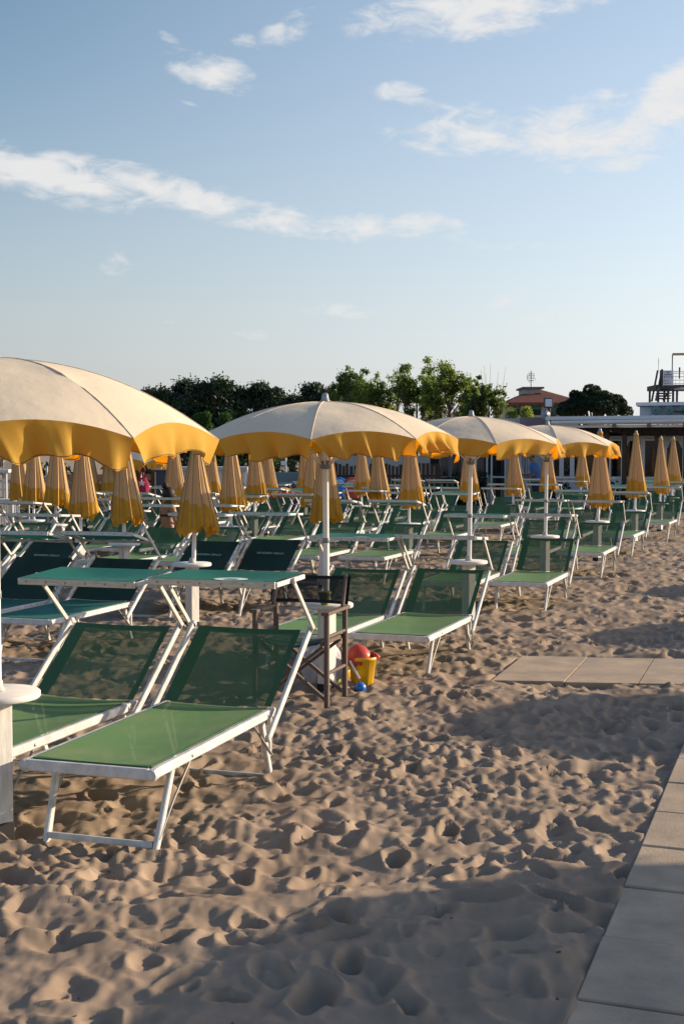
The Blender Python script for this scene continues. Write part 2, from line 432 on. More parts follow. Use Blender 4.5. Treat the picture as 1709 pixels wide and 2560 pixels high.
def build_sand():
    ys = [2.2]
    while ys[-1] < 46: ys.append(ys[-1] * 1.0042 + .0005)
    ys = np.array(ys); nx = 640
    u = np.linspace(-1, 1, nx); half = ys * .42 + 1.1
    Xg = half[:, None] * u[None, :] + ys[:, None] * .05; Yg = np.repeat(ys[:, None], nx, 1)
    x, y = Xg.ravel(), Yg.ravel()
    z = sand_h(x, y)
    co = np.stack([x, y, z], 1).astype(np.float32)
    ny = len(ys)
    i = (np.arange(ny - 1)[:, None] * nx + np.arange(nx - 1)[None, :]).ravel()
    q = np.stack([i, i + 1, i + nx + 1, i + nx], 1).astype(np.int32)
    me = bpy.data.meshes.new('sand')
    me.vertices.add(len(co)); me.vertices.foreach_set('co', co.ravel())
    me.loops.add(q.size); me.loops.foreach_set('vertex_index', q.ravel())
    me.polygons.add(len(q)); me.polygons.foreach_set('loop_start', np.arange(0, q.size, 4, dtype=np.int32))
    me.polygons.foreach_set('use_smooth', np.ones(len(q), bool))
    me.update(calc_edges=True)
    m = mat('dry_beach_sand', (.34, .252, .18), .95, col2=(.262, .19, .132), vscale=1.7, bump=.0010, bscale=420, spec=.08, detail=9)
    me.materials.append(m)
    o = bpy.data.objects.new('sand', me); COL.objects.link(o); tag(o, kind='structure')
    # a plain sheet running on to the horizon and out to the sides
    g = MB(); S = 1500
    g.add([(-S, -60, -.16), (S, -60, -.16), (S, 900, -.16), (-S, 900, -.16)], [(0, 1, 2, 3)])
    tag(g.build('ground', mat('far_sand', (.36, .27, .19), .95, var=.25, vscale=.6, bump=.03, bscale=6)), kind='structure')


build_sand()


def build_paths():
    b = MB(); random.seed(3)
    L_ = .522
    for col in range(3):
        for k in range(-6, 40):
            p = PATH_P + SIDE * (col * (L_ * 2 + .012)) + DIR * (k * L_)
            off = random.uniform(-.006, .006)
            tilt = Matrix.Rotation(random.uniform(-.007, .007), 3, 'X') @ Matrix.Rotation(random.uniform(-.006, .006), 3, 'Y')
            c = p + SIDE * L_ + DIR * (L_ / 2); c.z = .002 + off
            b.box(c, (L_ * 2 - .012, L_ - .012, .05), rot=Matrix.Rotation(-R(19.6), 3, 'Z') @ tilt, bev=.006)
    tag(b.build('path', M['slab']), kind='structure')
    b = MB()
    e = MAT_FL - MAT_NL; w = (MAT_NR - MAT_NL).normalized()
    for k in range(5):
        step = .51; g = .004
        z = .004 + random.uniform(-.004, .004)
        a0 = MAT_NL + w * (k * step + g); a1 = MAT_NL + w * ((k + 1) * step - g)
        top = [a0, a1, a1 + e, a0 + e]
        vs = [Vector((v.x, v.y, z)) for v in top] + [Vector((v.x, v.y, z - .05)) for v in top]
        b.add(vs, [(0, 1, 2, 3), (0, 4, 5, 1), (1, 5, 6, 2), (2, 6, 7, 3), (3, 7, 4, 0)])
    tag(b.build('paved_strip', M['slab']), kind='structure')


build_paths()


def build_specks():
    b = MB(); rnd = random.Random(21)
    for i in range(170):
        y = 3.0 + 9 * rnd.random() ** 1.6; x = rnd.uniform(-.30, .30) * y
        z = sand_at(x, y); r = rnd.uniform(.002, .0055) * (1 + .06 * y)
        k = 0 if rnd.random() < .6 else 1
        rot = Matrix.Rotation(rnd.uniform(0, 3), 3, 'Z') @ Matrix.Rotation(rnd.uniform(-.6, .6), 3, 'X')
        b.box((x, y, z + r * .3), (r * rnd.uniform(1, 3.2), r * 1.2, r * .8), mi=k, rot=rot, bev=r * .3)
    tag(b.build('shell_bits', [mat('pale_shell', (.45, .38, .31), .7), mat('dark_twig_bits', (.10, .065, .04), .9)]), 'tiny pale shell bits and dark twigs scattered over the sand', 'litter', kind='stuff')


build_specks()

# ---------------------------------------------------------------- sun loungers
LS, HS, WS, WB, WF, LB, BETA = 1.30, .345, .297, .328, .285, .535, .64
CB, SB = math.cos(BETA), math.sin(BETA)


def back_pt(s, v, off=0.0):
    """point on the backrest, s metres above the hinge"""
    return Vector((v, LS + s * CB - off * SB, HS + s * SB + off * CB))


def make_lounger():
    root = empty('sun_lounger', (0, 0, 0))
    f = MB()
    for sx in (-1, 1):
        f.bar((sx * (WS - .016), 0.03, HS - .021), (sx * (WS - .016), LS + .03, HS - .021), .032, .042)
    f.bar((-WS + .03, .015, HS - .0215), (WS - .03, .015, HS - .0215), .028, .045)
    for sx in (-1, 1):
        f.lathe([(.0001, 0), (.02, 0), (.022, .004), (.022, .04), (.0001, .04)], 14, (sx * (WS - .012), -.003, HS - .022), rot=Matrix.Rotation(-R(90), 3, 'X'))
        f.box((sx * (WS - .013), .02, HS - .0215), (.03, .03, .044), bev=.006)
    f.bar((-WS + .03, LS + .02, HS - .03), (WS - .03, LS + .02, HS - .03), .02, .02)
    f.build('seat_frame', M['frame'], root)
    for sx in (-1, 1):
        for yy in (.36, LS - .07):
            b = MB(); b.lathe([(.0001, .004), (.007, .003), (.008, 0)], 10, (sx * (WS + .0005), yy, HS - .02), rot=Matrix.Rotation(sx * R(90), 3, 'Y'))
            b.build('bolt', M['bolt'], root)
    s = MB()
    s.grid(lambda a, t: ((a - .5) * 2 * (WS - .034), .034 + t * (LS - .03), HS + .002 - .018 * math.sin(math.pi * a) * (.35 + .65 * math.sin(math.pi * min(1, t * 1.05)))),
           14, 30, mfn=lambda a, t: 1 if (t < .02) else 0)
    s.build('seat_fabric', [M['green'], M['green_hem']], root)
    h = MB()
    for sx in (-1, 1):
        h.tube([(sx * (WS - .036), .045, HS + .0015), (sx * (WS - .036), LS, HS + .0015)], .0035, 6)
    h.tube([(-WS + .04, .036, HS + .0015), (WS - .04, .036, HS + .0015)], .0045, 6)
    h.build('piping', M['green_hem'], root)
    b = MB()
    for sx in (-1, 1):
        b.bar(back_pt(-.19, sx * WB), back_pt(LB + .02, sx * WB), .02, .036, up=(0, -SB, CB))
        b.lathe([(.0001, 0), (.018, 0), (.018, .02), (.0001, .02)], 12, back_pt(-.19, sx * WB) + Vector((-.01, 0, 0)), rot=Matrix.Rotation(R(90), 3, 'Y'))
        b.lathe([(.0001, 0), (.019, 0), (.019, .02), (.0001, .02)], 12, back_pt(LB + .02, sx * WB) + Vector((-.01, 0, 0)), rot=Matrix.Rotation(R(90), 3, 'Y'))
    b.bar(back_pt(LB - .01, -WB, -.012), back_pt(LB - .01, WB, -.012), .02, .02)
    bk = b.build('backrest', M['frame'], root)
    q = MB()
    q.grid(lambda a, t: back_pt(t * LB, (a - .5) * 2 * WF, .012 - .030 * math.sin(math.pi * a) * math.sin(math.pi * (.12 + .8 * t))), 16, 16,
           mfn=lambda a, t: 1 if (a < .11 or a > .88 or t > .9) else 0)
    q.build('backrest_fabric', [M['green_open'], M['green_hem']], bk)
    for sx in (-1, 1):
        l = MB(); l.bar((sx * .262, .235, HS - .045), (sx * .245, .10, -.045), .022, .034, up=(0, 1, .3)); l.build('front_leg', M['frame'], root)
        l = MB(); l.bar((sx * .262, LS - .08, HS - .045), (sx * .25, LS + .09, -.05), .024, .034, up=(0, 1, -.3))
        l.bar((sx * .268, LS + .02, HS - .045), (sx * .252, LS + .055, .10), .02, .022, up=(0, 1, -.3)); l.build('rear_leg', M['frame'], root)
        r = MB(); r.tube([(sx * .277, .40, HS - .03), (sx * .268, .24, .17), (sx * .258, .125, .035)], .0055, 6); r.build('brace', M['bar_grey'], root)
        r = MB(); r.tube([(sx * .282, LS - .24, HS - .03), (sx * .27, LS + .05, .105)], .006, 6); r.build('rear_brace', M['bar_grey'], root)
    l = MB(); l.bar((-.235, .112, .012), (.235, .112, .012), .018, .026); l.build('front_crossbar', M['frame'], root)
    l = MB(); l.bar((-.24, LS + .085, -.015), (.24, LS + .085, -.015), .018, .026); l.build('rear_crossbar', M['frame'], root)
    # hood: a light frame with cloth over it, on two arms
    piv = Vector((0, LS + .135, .955))
    hw, hd = .333, .205
    hf = MB()
    hf.bar((-hw, -hd, 0), (hw, -hd, 0), .016, .034, mi=1); hf.bar((-hw, hd, 0), (hw, hd, 0), .016, .022)
    for sx in (-1, 1): hf.bar((sx * hw, -hd + .008, 0), (sx * hw, hd - .008, 0), .016, .024)
    for k in range(6):
        x = -hw + .05 + k * (2 * hw - .1) / 5
        hf.lathe([(.0001, .003), (.006, .002), (.007, 0)], 8, (x, -hd - .008, 0), mi=2, rot=Matrix.Rotation(R(90), 3, 'X'))
    hood = hf.build('hood', [M['frame'], M['frame_worn'], M['bolt']], root, piv)
    hc = MB(); hc.grid(lambda a, t: ((a - .5) * 2 * (hw - .004), (t - .5) * 2 * (hd + .006), .0185 - .02 * math.sin(math.pi * a) * math.sin(math.pi * t)), 12, 8)
    hc.build('hood_fabric', M['teal'], hood)
    rg = MB(); n = 28
    for k in range(n):
        t0, t1 = 2 * math.pi * k / n, 2 * math.pi * (k + 1) / n
        P = lambda r, t: (r * 1.15 * math.cos(t) + .04, r * math.sin(t) - .05, .0042 + .012 * ((r * math.cos(t) / .3) ** 2 + ((r * math.sin(t) - .05) / .2) ** 2))
        rg.add([P(.035, t0), P(.075, t0), P(.075, t1), P(.035, t1)], [(0, 1, 2, 3)])
    rg.build('emblem', M['ring'], hood)
    top = back_pt(LB + .02, 0)
    for sx in (-1, 1):
        a = MB()
        a.bar((sx * (WB + .02), top.y, top.z), (sx * (hw + .016), piv.y, piv.z), .012, .026, up=(0, 1, 0))
        a.lathe([(.0001, 0), (.014, 0), (.016, .006), (.014, .014), (.0001, .016)], 12, (sx * (hw + .016) - sx * .003, piv.y, piv.z), rot=Matrix.Rotation(sx * R(90), 3, 'Y'))
        a.lathe([(.0001, 0), (.008, 0), (.008, .012), (.0001, .014)], 8, (sx * (WB + .022), top.y, top.z), mi=1, rot=Matrix.Rotation(sx * R(90), 3, 'Y'))
        a.build('hood_arm', [M['frame_worn'], M['bolt']], root)
    return root


LOUNGER = make_lounger()
LOUNGER_USED = [0]
LOUNGERS_PLACED = []


def place_lounger(x, y, deg, label, group, hood=0.0, dz=0.0, roll=0.0, emblem=False, text=None, dark=False):
    first = LOUNGER_USED[0] == 0
    LOUNGER_USED[0] += 1
    o = LOUNGER if first else copy_tree(LOUNGER)
    o.location = (x, y, dz); o.rotation_euler = (0, roll, -R(deg))
    tag(o, label, 'sun lounger', group)
    LOUNGERS_PLACED.append((o, hood, emblem, text, dark))
    return o


# label, x, y, azimuth, hood tilt ...   near loungers measured one by one
G = 'green sun loungers set out in rows on the sand'
place_lounger(-1.015, 5.11, 18.0, 'nearest green sun lounger with white ring on its teal hood, beside the path', G, hood=R(1), roll=0, emblem=True, dz=.02)
NEAR = [
    (-1.74, 5.40, 18.6, 'green sun lounger behind the nearest white disc table, at the left photo edge', R(3), 0, None, False),
    (-.36, 9.25, 19.5, 'green sun lounger partly hidden behind the wooden folding chair', R(0), True, None, False),
    (.33, 9.22, 19.6, 'green sun lounger just right of the yellow bucket with sandy seat', R(-4), 0, None, False),
    (1.02, 13.0, 19.4, 'green sun lounger behind the third open umbrella and its disc table', R(-1), 0, None, False),
    (1.76, 13.02, 19.4, 'green sun lounger in the clear right of the third open umbrella', R(-3), 0, None, False),
    (-2.47, 9.85, 18.5, 'dark teal sun lounger with CAPRICCIO printed on its backrest', R(-13), 0, 'CAPRICCIO', True),
    (-3.20, 9.95, 18.5, 'shaded green sun lounger cut by the photo edge, left of the CAPRICCIO one', R(-13), 0, None, True),
    (-1.28, 12.65, 19, 'shaded green sun lounger with BANDIERA GIALLA on its backrest, right one of its pair', R(-2), 0, 'BANDIERA GIALLA', True),
    (-1.95, 12.55, 19, 'shaded green sun lounger with BANDIERA GIALLA on its backrest, behind the big folded umbrella', R(-2), 0, 'BANDIERA GIALLA', True),
    (-3.68, 12.5, 19, 'shaded green BANDIERA GIALLA sun lounger seen under the CAPRICCIO lounger hood', R(-3), 0, 'BANDIERA GIALLA', True),
    (-4.38, 12.6, 19, 'shaded green BANDIERA GIALLA sun lounger at the left photo edge', R(-3), 0, 'BANDIERA GIALLA', True),
]
for (x, y, a, lab, hd_, em, tx, dk) in NEAR:
    place_lounger(x, y, a, lab, G, hood=hd_, emblem=em, text=tx, dark=dk, dz=-.038 if (y > 9 and not dk) else 0)

# ---------------------------------------------------------------- umbrellas
POST_H, DISC_R = .565, .178


def make_stand():
    root = empty('umbrella_stand', (0, 0, 0))
    p = MB(); p.box((0, 0, POST_H / 2 - .06), (.092, .092, POST_H + .12), bev=.006, rot=Matrix.Rotation(R(32), 3, 'Z')); p.build('post', M['post'], root)
    p = MB(); p.box((0, 0, -.06), (.098, .098, .22), bev=.004, rot=Matrix.Rotation(R(32), 3, 'Z')); p.build('foot', M['rubber'], root)
    t = MB(); t.lathe([(.0001, POST_H), (DISC_R - .006, POST_H), (DISC_R, POST_H + .006), (DISC_R, POST_H + .024), (DISC_R - .006, POST_H + .03), (.0001, POST_H + .03)], 40)
    t.build('table_top', M['disc'], root)
    s = MB(); s.box((-.07, -.02, POST_H + .0302), (.13, .006, .0012)); s.build('slot', M['bolt'], root)
    c = MB(); c.lathe([(.034, POST_H + .03), (.034, POST_H + .042), (.027, POST_H + .047), (.025, POST_H + .072), (.0206, POST_H + .078)], 18); c.build('collar', M['collar_plastic'], root)
    return root


STAND = make_stand(); STAND_N = [0]


def place_stand(x, y, rz, label, dz=0.0):
    o = STAND if STAND_N[0] == 0 else copy_tree(STAND); STAND_N[0] += 1
    o.location = (x, y, dz); o.rotation_euler = (0, 0, rz)
    return tag(o, label, 'umbrella stand', 'white posts with round tables under the umbrellas')


def finial_mb(z):
    f = MB(); f.lathe([(.031, z), (.033, z + .004), (.027, z + .012), (.0225, z + .03), (.021, z + .045), (.015, z + .055), (.0001, z + .058)], 18)
    return f


def open_umbrella(x, y, label, seed, rot0=0.0, tilt=(0, 0), Rr=.885, base=0.0, apex=1.945, drop=.255, val=.150, group='open cream and yellow beach umbrellas'):
    rnd = random.Random(seed)
    root = empty('beach_umbrella', (x, y, base)); root.rotation_euler = (tilt[0], tilt[1], 0)
    tag(root, label, 'umbrella', group)
    p = MB(); p.tube([(0, 0, POST_H + .03), (0, 0, apex - .02)], .0205, 14); p.build('pole', M['pole'], root)
    p = MB(); p.lathe([(.0215, 1.0), (.0245, 1.002), (.0245, 1.03), (.0215, 1.034)], 14, (0, 0, 0)); p.build('pole_joint', M['grey_cap'], root)
    NP = 8; dA = 2 * math.pi / NP
    creases = [(rnd.uniform(.45, .8), rnd.uniform(.004, .012), rnd.uniform(-1, 1)) for _ in range(NP)]

    def edge_r(t): return Rr * (math.cos(dA / 2) / math.cos((t - .5) * dA)) * (1 - .022 * 4 * t * (1 - t))

    def surf(k, t, s):
        r = s * edge_r(t); a = rot0 + (k + t) * dA
        zz = apex - drop * (r / Rr) ** 2.15
        zz -= .022 * 4 * t * (1 - t) * math.sin(math.pi * min(1, s)) * s
        c = creases[k]; zz -= c[1] * math.exp(-((s - c[0]) / .05) ** 2) * max(0, 1 - abs(t - (.5 + .4 * c[2])) * 3)
        return Vector((math.cos(a) * r, math.sin(a) * r, zz))
    cn = MB()
    for k in range(NP): cn.grid(lambda t, s, k=k: surf(k, t, .03 + .97 * s), 12, 18)
    can = cn.build('canopy', M['cream'], root)
    sm = MB()
    for k in range(NP):
        sm.tube([surf(k, 0, .04 + .96 * j / 12) + Vector((0, 0, .0015)) for j in range(13)],   .0022, 5)
    sm.build('seam', M['cream'], can)
    for k in range(NP):
        v = MB()
        nw = rnd.choice((2.2, 2.7, 3.4, 1.7)); ph = rnd.uniform(0, 6.28); amp = rnd.uniform(.026, .055)
        sh0, sh1 = rnd.choice(((.0, .18), (.16, .02), (.10, .09), (.05, .20))); lift = rnd.choice((-.01, .0, .015, .03, .055))
        flare = rnd.uniform(.0, .035); wl = rnd.uniform(.008, .022); ph2 = rnd.uniform(0, 6.28)

        def vs(t, q, k=k):
            t2 = t * (1 - sh1 * q) + sh0 * q * (1 - t)
            e = surf(k, t2, 1.0); a = rot0 + (k + t2) * dA
            out = Vector((math.cos(a), math.sin(a), 0)); env = .25 + .75 * math.sin(math.pi * min(max(t, 0.03), .97))
            w = amp * (q ** 1.2) * (math.sin(2 * math.pi * nw * t + ph + .8 * q) + .35 * math.sin(2 * math.pi * (nw * 2.3) * t + ph2)) * (.5 + .5 * env)
            ln = val * q * (1 + .10 * math.sin(2 * math.pi * nw * t + ph2)) - wl * q * math.sin(2 * math.pi * (nw * .5) * t + ph)
            # the cloth hangs level although its upper edge arches
            arch = (e.z - surf(k, 0, 1.0).z) * .42 * q
            return e + out * (w + flare * q) + Vector((0, 0, -ln - arch + lift * q * math.sin(math.pi * t)))
        v.grid(vs, 30, 10, mfn=lambda t, q: 1 if .885 < q < .96 and False else 0)
        vo = v.build('valance', M['yellow'], root)
        hm = MB(); hm.tube([vs(i / 30, .965) + Vector((math.cos(rot0 + (k + i / 30) * dA), math.sin(rot0 + (k + i / 30) * dA), 0)) * .0005 for i in range(31)], .0022, 4)
        hm.build('hem', M['hem'], vo)
    for k in range(NP):
        r = MB(); r.tube([surf(k, 0, s) - Vector((0, 0, .012)) for s in (.03, .3, .6, .85, .99)], .006, 6)
        a = rot0 + k * dA
        r.tube([(math.cos(a) * .03, math.sin(a) * .03, apex - .42), surf(k, 0, .5) - Vector((0, 0, .015))], .005, 6)
        r.build('rib', M['pole'], root)
    h = MB(); h.lathe([(.022, apex - .45), (.038, apex - .44), (.038, apex - .40), (.022, apex - .39)], 14); h.build('runner', M['grey_cap'], root)
    finial_mb(apex + .004).build('finial', M['grey_cap'], root)
    c = MB(); c.lathe([(.0001, apex - .004), (.06, apex - .007), (.061, apex - .002), (.045, apex + .005), (.0001, apex + .006)], 18); c.build('collar', M['orange_trim'], root)
    return root


CLOSED = []


def make_closed(seed, top=1.93, bot=.845, yb=1.05):
    rnd = random.Random(seed)
    root = empty('folded_umbrella', (0, 0, 0))
    p = MB(); p.tube([(0, 0, POST_H + .03), (0, 0, top + .02)], .0205, 12); p.build('pole', M['pole'], root)
    nf = rnd.choice((9, 10, 11)); ph = rnd.uniform(0, 6.28); lean = rnd.uniform(.02, .05); tw = rnd.uniform(-.25, .25)
    amps = [rnd.uniform(.6, 1.25) for _ in range(nf)]

    def fold(a, z, grow=1.0):
        f = (top - z) / (top - bot)
        r0 = .032 + .145 * f ** 1.0
        aa = a + tw * f
        kf = (aa + ph) / (2 * math.pi) * nf; i = int(math.floor(kf)) % nf; fr = kf - math.floor(kf)
        saw = (fr ** .7 if fr < .75 else (1 - fr) / .25 * .75 ** .7)          # pleats wrapped one way
        r = r0 * (1 + (.30 * f + .1) * (saw - .45) * amps[i]) * grow
        return Vector((math.cos(a) * r + lean * f ** 1.4, math.sin(a) * r * .9, z)), saw
    n = 132
    c = MB()
    for (z0, z1, nm, mi, ragged) in ((top, yb, 'folded_canopy', 'cream_fold', 0), (yb, bot, 'valance', 'yellow_fold', 1)):
        g = MB()

        def fn(a, t, z0=z0, z1=z1, ragged=ragged):
            A = a * 2 * math.pi
            d = .06 * math.sin(A * 1.0 + ph) + .022 * math.sin(3 * A + ph) + .012 * math.sin(A * nf + 1)
            za = z0 + (d if (ragged and True) else 0); zb = z1 + (d if not ragged else .035 * math.sin(A * 2 + ph) + .034 * math.sin(A * nf + ph) * abs(math.sin(A * 1.5)) - .01)
            if not ragged: za = z0
            z = za + (zb - za) * t
            P, s = fold(A, z, 1.0 + (.018 if ragged else 0) * min(1, t * 8) + (.05 * t * math.sin(A * nf * 2) if ragged else 0))
            if ragged and t > .9: P.x *= 1 - (t - .9) * 1.2; P.y *= 1 - (t - .9) * 1.2
            return P
        g.grid(fn, n, 14 if not ragged else 8, mfn=None)
        g.build(nm, M[mi], root)
    s = MB()
    for i in range(nf):
        a0 = (i + .74) / nf * 2 * math.pi - ph
        pts = []
        for j in range(9):
            z = top - .03 - (top - bot - .06) * j / 8; f = (top - z) / (top - bot)
            P, _ = fold(a0 - tw * f, z, 1.012); pts.append(P)
        s.tube(pts, .0045, 4)
    s.build('seam', M['seam'], root)
    f = finial_mb(top); f.build('finial', M['grey_cap'], root)
    cl = MB(); cl.lathe([(.0001, top + .012), (.036, top + .008), (.044, top - .01), (.042, top - .035)], 16); cl.build('collar', M['orange_trim'], root)
    return root


PROTO = [make_closed(s) for s in (1, 2, 3, 4)]
PROTO_USED = [0, 0, 0, 0]


def place_closed(x, y, i, label, special=None):
    k = i % 4
    if special: o = special
    else: o = PROTO[k] if not PROTO_USED[k] else copy_tree(PROTO[k]); PROTO_USED[k] += 1
    o.location = (x, y, random.uniform(-.03, .03)); o.rotation_euler = (R(random.uniform(-1.2, 1.2)), R(random.uniform(-.6, 1.6)), R(random.uniform(-25, 25)))
    return tag(o, label, 'umbrella', 'folded cream and yellow beach umbrellas')


ORD = ['first', 'second', 'third', 'fourth', 'fifth', 'sixth', 'seventh', 'eighth', 'ninth']
U = [(-1.432, 5.36), (-.102, 8.73), (1.19, 12.2), (2.49, 15.95)]
ulab = ['large open umbrella cut by the left photo edge, nearest to the camera', 'open umbrella over the wooden folding chair, fully in view',
        'open umbrella between the chair umbrella and the farthest open one', 'farthest open umbrella in front of the bar roof']
slab = ['white post with disc table standing at the left photo edge', 'white post and disc table behind the wooden folding chair',
        'white post and disc table under the third open umbrella', 'white post and disc table under the farthest open umbrella']
for i, (x, y) in enumerate(U):
    place_stand(x, y, R((14, 25, 8, 14)[i]), slab[i], dz=(.02, .0, 0, 0)[i])
    open_umbrella(x, y, ulab[i], 40 + i * 7, Rr=(.925, .885, .885, .885)[i], drop=(.335, .255, .255, .255)[i], apex=(1.99, 1.945, 1.945, 1.945)[i], val=(.108, .130, .132, .14)[i], rot0=R((-43, -95, -81, -45)[i]), tilt=(R((0, .3, .4, .2)[i]), R((0, -.3, .5, .6)[i])))
# the row on the far side of the path, whose shade lies over the sand
for i, (x, y, s) in enumerate(((6.38, 5.55, 1.42), (7.2, 9.5, 1.0), (8.65, 13.1, 1.0), (9.95, 16.7, 1.0))):  # first canopy, out of view, enlarged to widen its shade on the sand
    place_stand(x, y, R(10), 'white post with disc table beyond the path, %s from the camera' % ORD[i])
    open_umbrella(x, y, 'open umbrella on the far side of the path, %s from the camera' % ORD[i], 90 + i, rot0=R(10 * i), Rr=.885 * s, drop=.255 * s, apex=1.945 + (.1 if s > 1 else 0))


def zc(px, py, h=.84):                            # folded umbrella from the lower edge of its cloth
    p = on_h(px, py, h); return (p.x, p.y)


ROWS = {
    'row nearest the path': [None, None, None, None, (3.81, 19.4), (5.2, 23.1), (6.5, 26.6), (7.6, 30.0)],
    'second row from the path': [None, (-1.38, 11.95), (-.21, 15.35), (.96, 18.75), (2.13, 22.15), (3.36, 25.5), (4.55, 28.9), (5.85, 32.0)],
    'third row from the path': [None, zc(285, 1195), zc(530, 1167), zc(716, 1152), (.38, 25.2), (1.45, 28.3)],
    'fourth row from the path': [zc(183, 1178), zc(400, 1155), zc(583, 1147), (-.75, 26.0), (.62, 22.6)],
    'fifth row from the path': [zc(127, 1163), zc(250, 1140), zc(478, 1140), zc(612, 1130)],
    'sixth row from the path': [zc(77, 1155), zc(205, 1140)],
    'outermost row on the left': [zc(43, 1147)],
}
n = 0
for row, lst in ROWS.items():
    seen = 0
    for k, p in enumerate(lst):
        if p is None:
            if row.endswith('nearest the path'): seen += 1
            continue
        n += 1; seen += 1
        nm = '%s umbrella of the %s' % (ORD[seen - 1], row)
        near = row.startswith('second') and k == 1
        cu = place_closed(p[0], p[1], n, 'folded cream and yellow umbrella, ' + nm, make_closed(9, 1.70, .895, 1.10) if near else None)
        if near: cu.location.z = 0; cu.rotation_euler = (0, R(1.5), .3)
        place_stand(p[0], p[1], R(random.uniform(0, 40)), 'white post with disc table under the ' + nm)
        if row.startswith('second') and k == 1: continue
        for side, (ox, oy) in (('left', (-.40, .60)), ('right', (.40, .58))):
            place_lounger(p[0] + ox + random.uniform(-.05, .05), p[1] + oy + random.uniform(-.12, .12), 19.4 + random.uniform(-1.5, 1.5),
                          '%s green sun lounger at the %s' % (side, nm), G,
                          hood=R(random.choice((-6, -3, 0, 2, -9, 4, -2))), dz=random.uniform(-.02, .02), emblem=random.random() < .1)
for side, (x, y) in (('left', (2.28, 16.55)), ('right', (3.02, 16.5))):
    place_lounger(x, y, 19.4, 'green sun lounger, %s one of the pair below the farthest open umbrella' % side, G, hood=R(-2))
place_lounger(-2.72, 17.62, 19.4, 'green sun lounger under the sitting woman with the hair bun', G, hood=R(-2))
# the run of loungers further to the left
for k, (x, y) in enumerate(((-5.3, 15.6), (-4.6, 15.4), (-6.2, 18.4))):
    place_lounger(x, y, 19.4, 'green sun lounger at the far left, %s from the camera beside the white bench' % ORD[k], G, hood=R(-2 - 3 * k))

# per-lounger differences
for (o, hood, emblem, text, dark) in LOUNGERS_PLACED:
    vary = R(random.uniform(-5, 4)) if o.location.y > 11 else 0.0
    for ch in list(o.children):
        nm = ch.name.split('.')[0]
        if vary and nm in ('backrest', 'hood_arm', 'hood'):
            rm = Matrix.Rotation(vary, 3, 'X'); hg = Vector((0, LS, HS))
            ch.location = rm @ (Vector(ch.location) - hg) + hg
            if nm != 'hood': ch.rotation_euler = (vary, 0, 0)
        if nm == 'hood':
            ch.rotation_euler.x = hood
            if hood < R(-12): ch.location.z -= .08
            if not emblem:
                for g in list(ch.children):
                    if g.name.startswith('emblem'): bpy.data.objects.remove(g)
        if dark and nm == 'seat_fabric':
            ch.data = ch.data.copy(); ch.data.materials[0] = M['teal_seat']; ch.data.materials[1] = M['green_shaded']
        if nm == 'backrest' and (dark or text):
            for g in list(ch.children):
                g.data = g.data.copy(); g.data.materials[0] = M['green_shaded']; g.data.materials[1] = M['green_shaded']
            if text:
                t = text_mesh('lettering', text, .047, M['letter'], ch, font_scale_x=.80 if len(text) > 10 else 1.0)
                c = back_pt(LB * .56, 0, .012 - .009)
                t.location = c; t.rotation_euler = (BETA, 0, 0)


# ---------------------------------------------------------------- folding chair, toys
def build_chair():
    near_r = on_h(747, 1612); base = Vector((-.095, 8.09, 0))
    d = Vector((math.sin(R(18)), math.cos(R(18)), 0)); sd = Vector((d.y, -d.x, 0))
    root = empty('folding_chair', base - sd * .24, -R(18), 'weathered wooden folding chair with black mesh back and dark green seat', 'chair')
    w, dp, ah, sh = .24, .37, .60, .41                    # half width, depth, arm height, seat height
    for sx in (-1, 1):
        l = MB(); l.bar((sx * w, 0, -.04), (sx * w, 0, ah - .012), .03, .036, up=(0, 1, 0)); l.build('front_leg', M['wood_grey'], root)
        l = MB(); l.bar((sx * w, dp, -.04), (sx * w, dp, ah - .012), .03, .032, up=(0, 1, 0)); l.build('rear_leg', M['wood_grey'], root)
        l = MB(); l.bar((sx * w, -.035, ah), (sx * w, dp + .04, ah), .05, .022); l.build('armrest', M['wood_grey'], root)
        for hz in (.22, .45):
            l = MB(); l.tube([(sx * w, .015, hz), (sx * w, dp - .015, hz)], .012, 8); l.build('rung', M['wood_grey'], root)
        l = MB(); l.bar((sx * w, dp - .05, ah + .01), (sx * w, dp + .03, ah + .20), .022, .03, up=(0, 1, 0)); l.build('back_post', M['wood_grey'], root)
        l = MB(); l.bar((sx * (w - .012), .02, .05), (-sx * (w - .03), .02 + (.014 if sx > 0 else 0), sh - .02), .02, .032, up=(0, 1, 0)); l.build('cross_brace', M['wood_grey'], root)
        l = MB(); l.bar((sx * (w - .012), dp - .02, .05), (-sx * (w - .03), dp - .02 - (.014 if sx > 0 else 0), sh - .02), .02, .032, up=(0, 1, 0)); l.build('cross_brace', M['wood_grey'], root)
        l = MB(); l.bar((sx * (w - .03), -.01, sh), (sx * (w - .03), dp + .01, sh), .028, .028); l.build('seat_rail', M['wood_grey'], root)
    s = MB(); s.grid(lambda a, t: ((a - .5) * 2 * (w - .012), t * dp, sh + .018 - .045 * math.sin(math.pi * a)), 10, 6)
    s.grid(lambda a, t: ((a - .5) * 2 * (w - .012), t * dp, sh + .010 - .045 * math.sin(math.pi * a)), 10, 6)
    s.build('seat', M['darkgreen_cloth'], root)
    b = MB(); b.grid(lambda a, t: ((a - .5) * 2 * (w + .03), dp - .03 + t * .06 + .05 * math.sin(math.pi * a), ah + .02 + t * .185 - .012 * math.sin(math.pi * a) * t), 16, 8,
                     mfn=lambda a, t: 1 if (a < .06 or a > .92 or t < .1 or t > .86) else 0)
    b.build('backrest', [M['black_mesh'], M['black']], root)


build_chair()


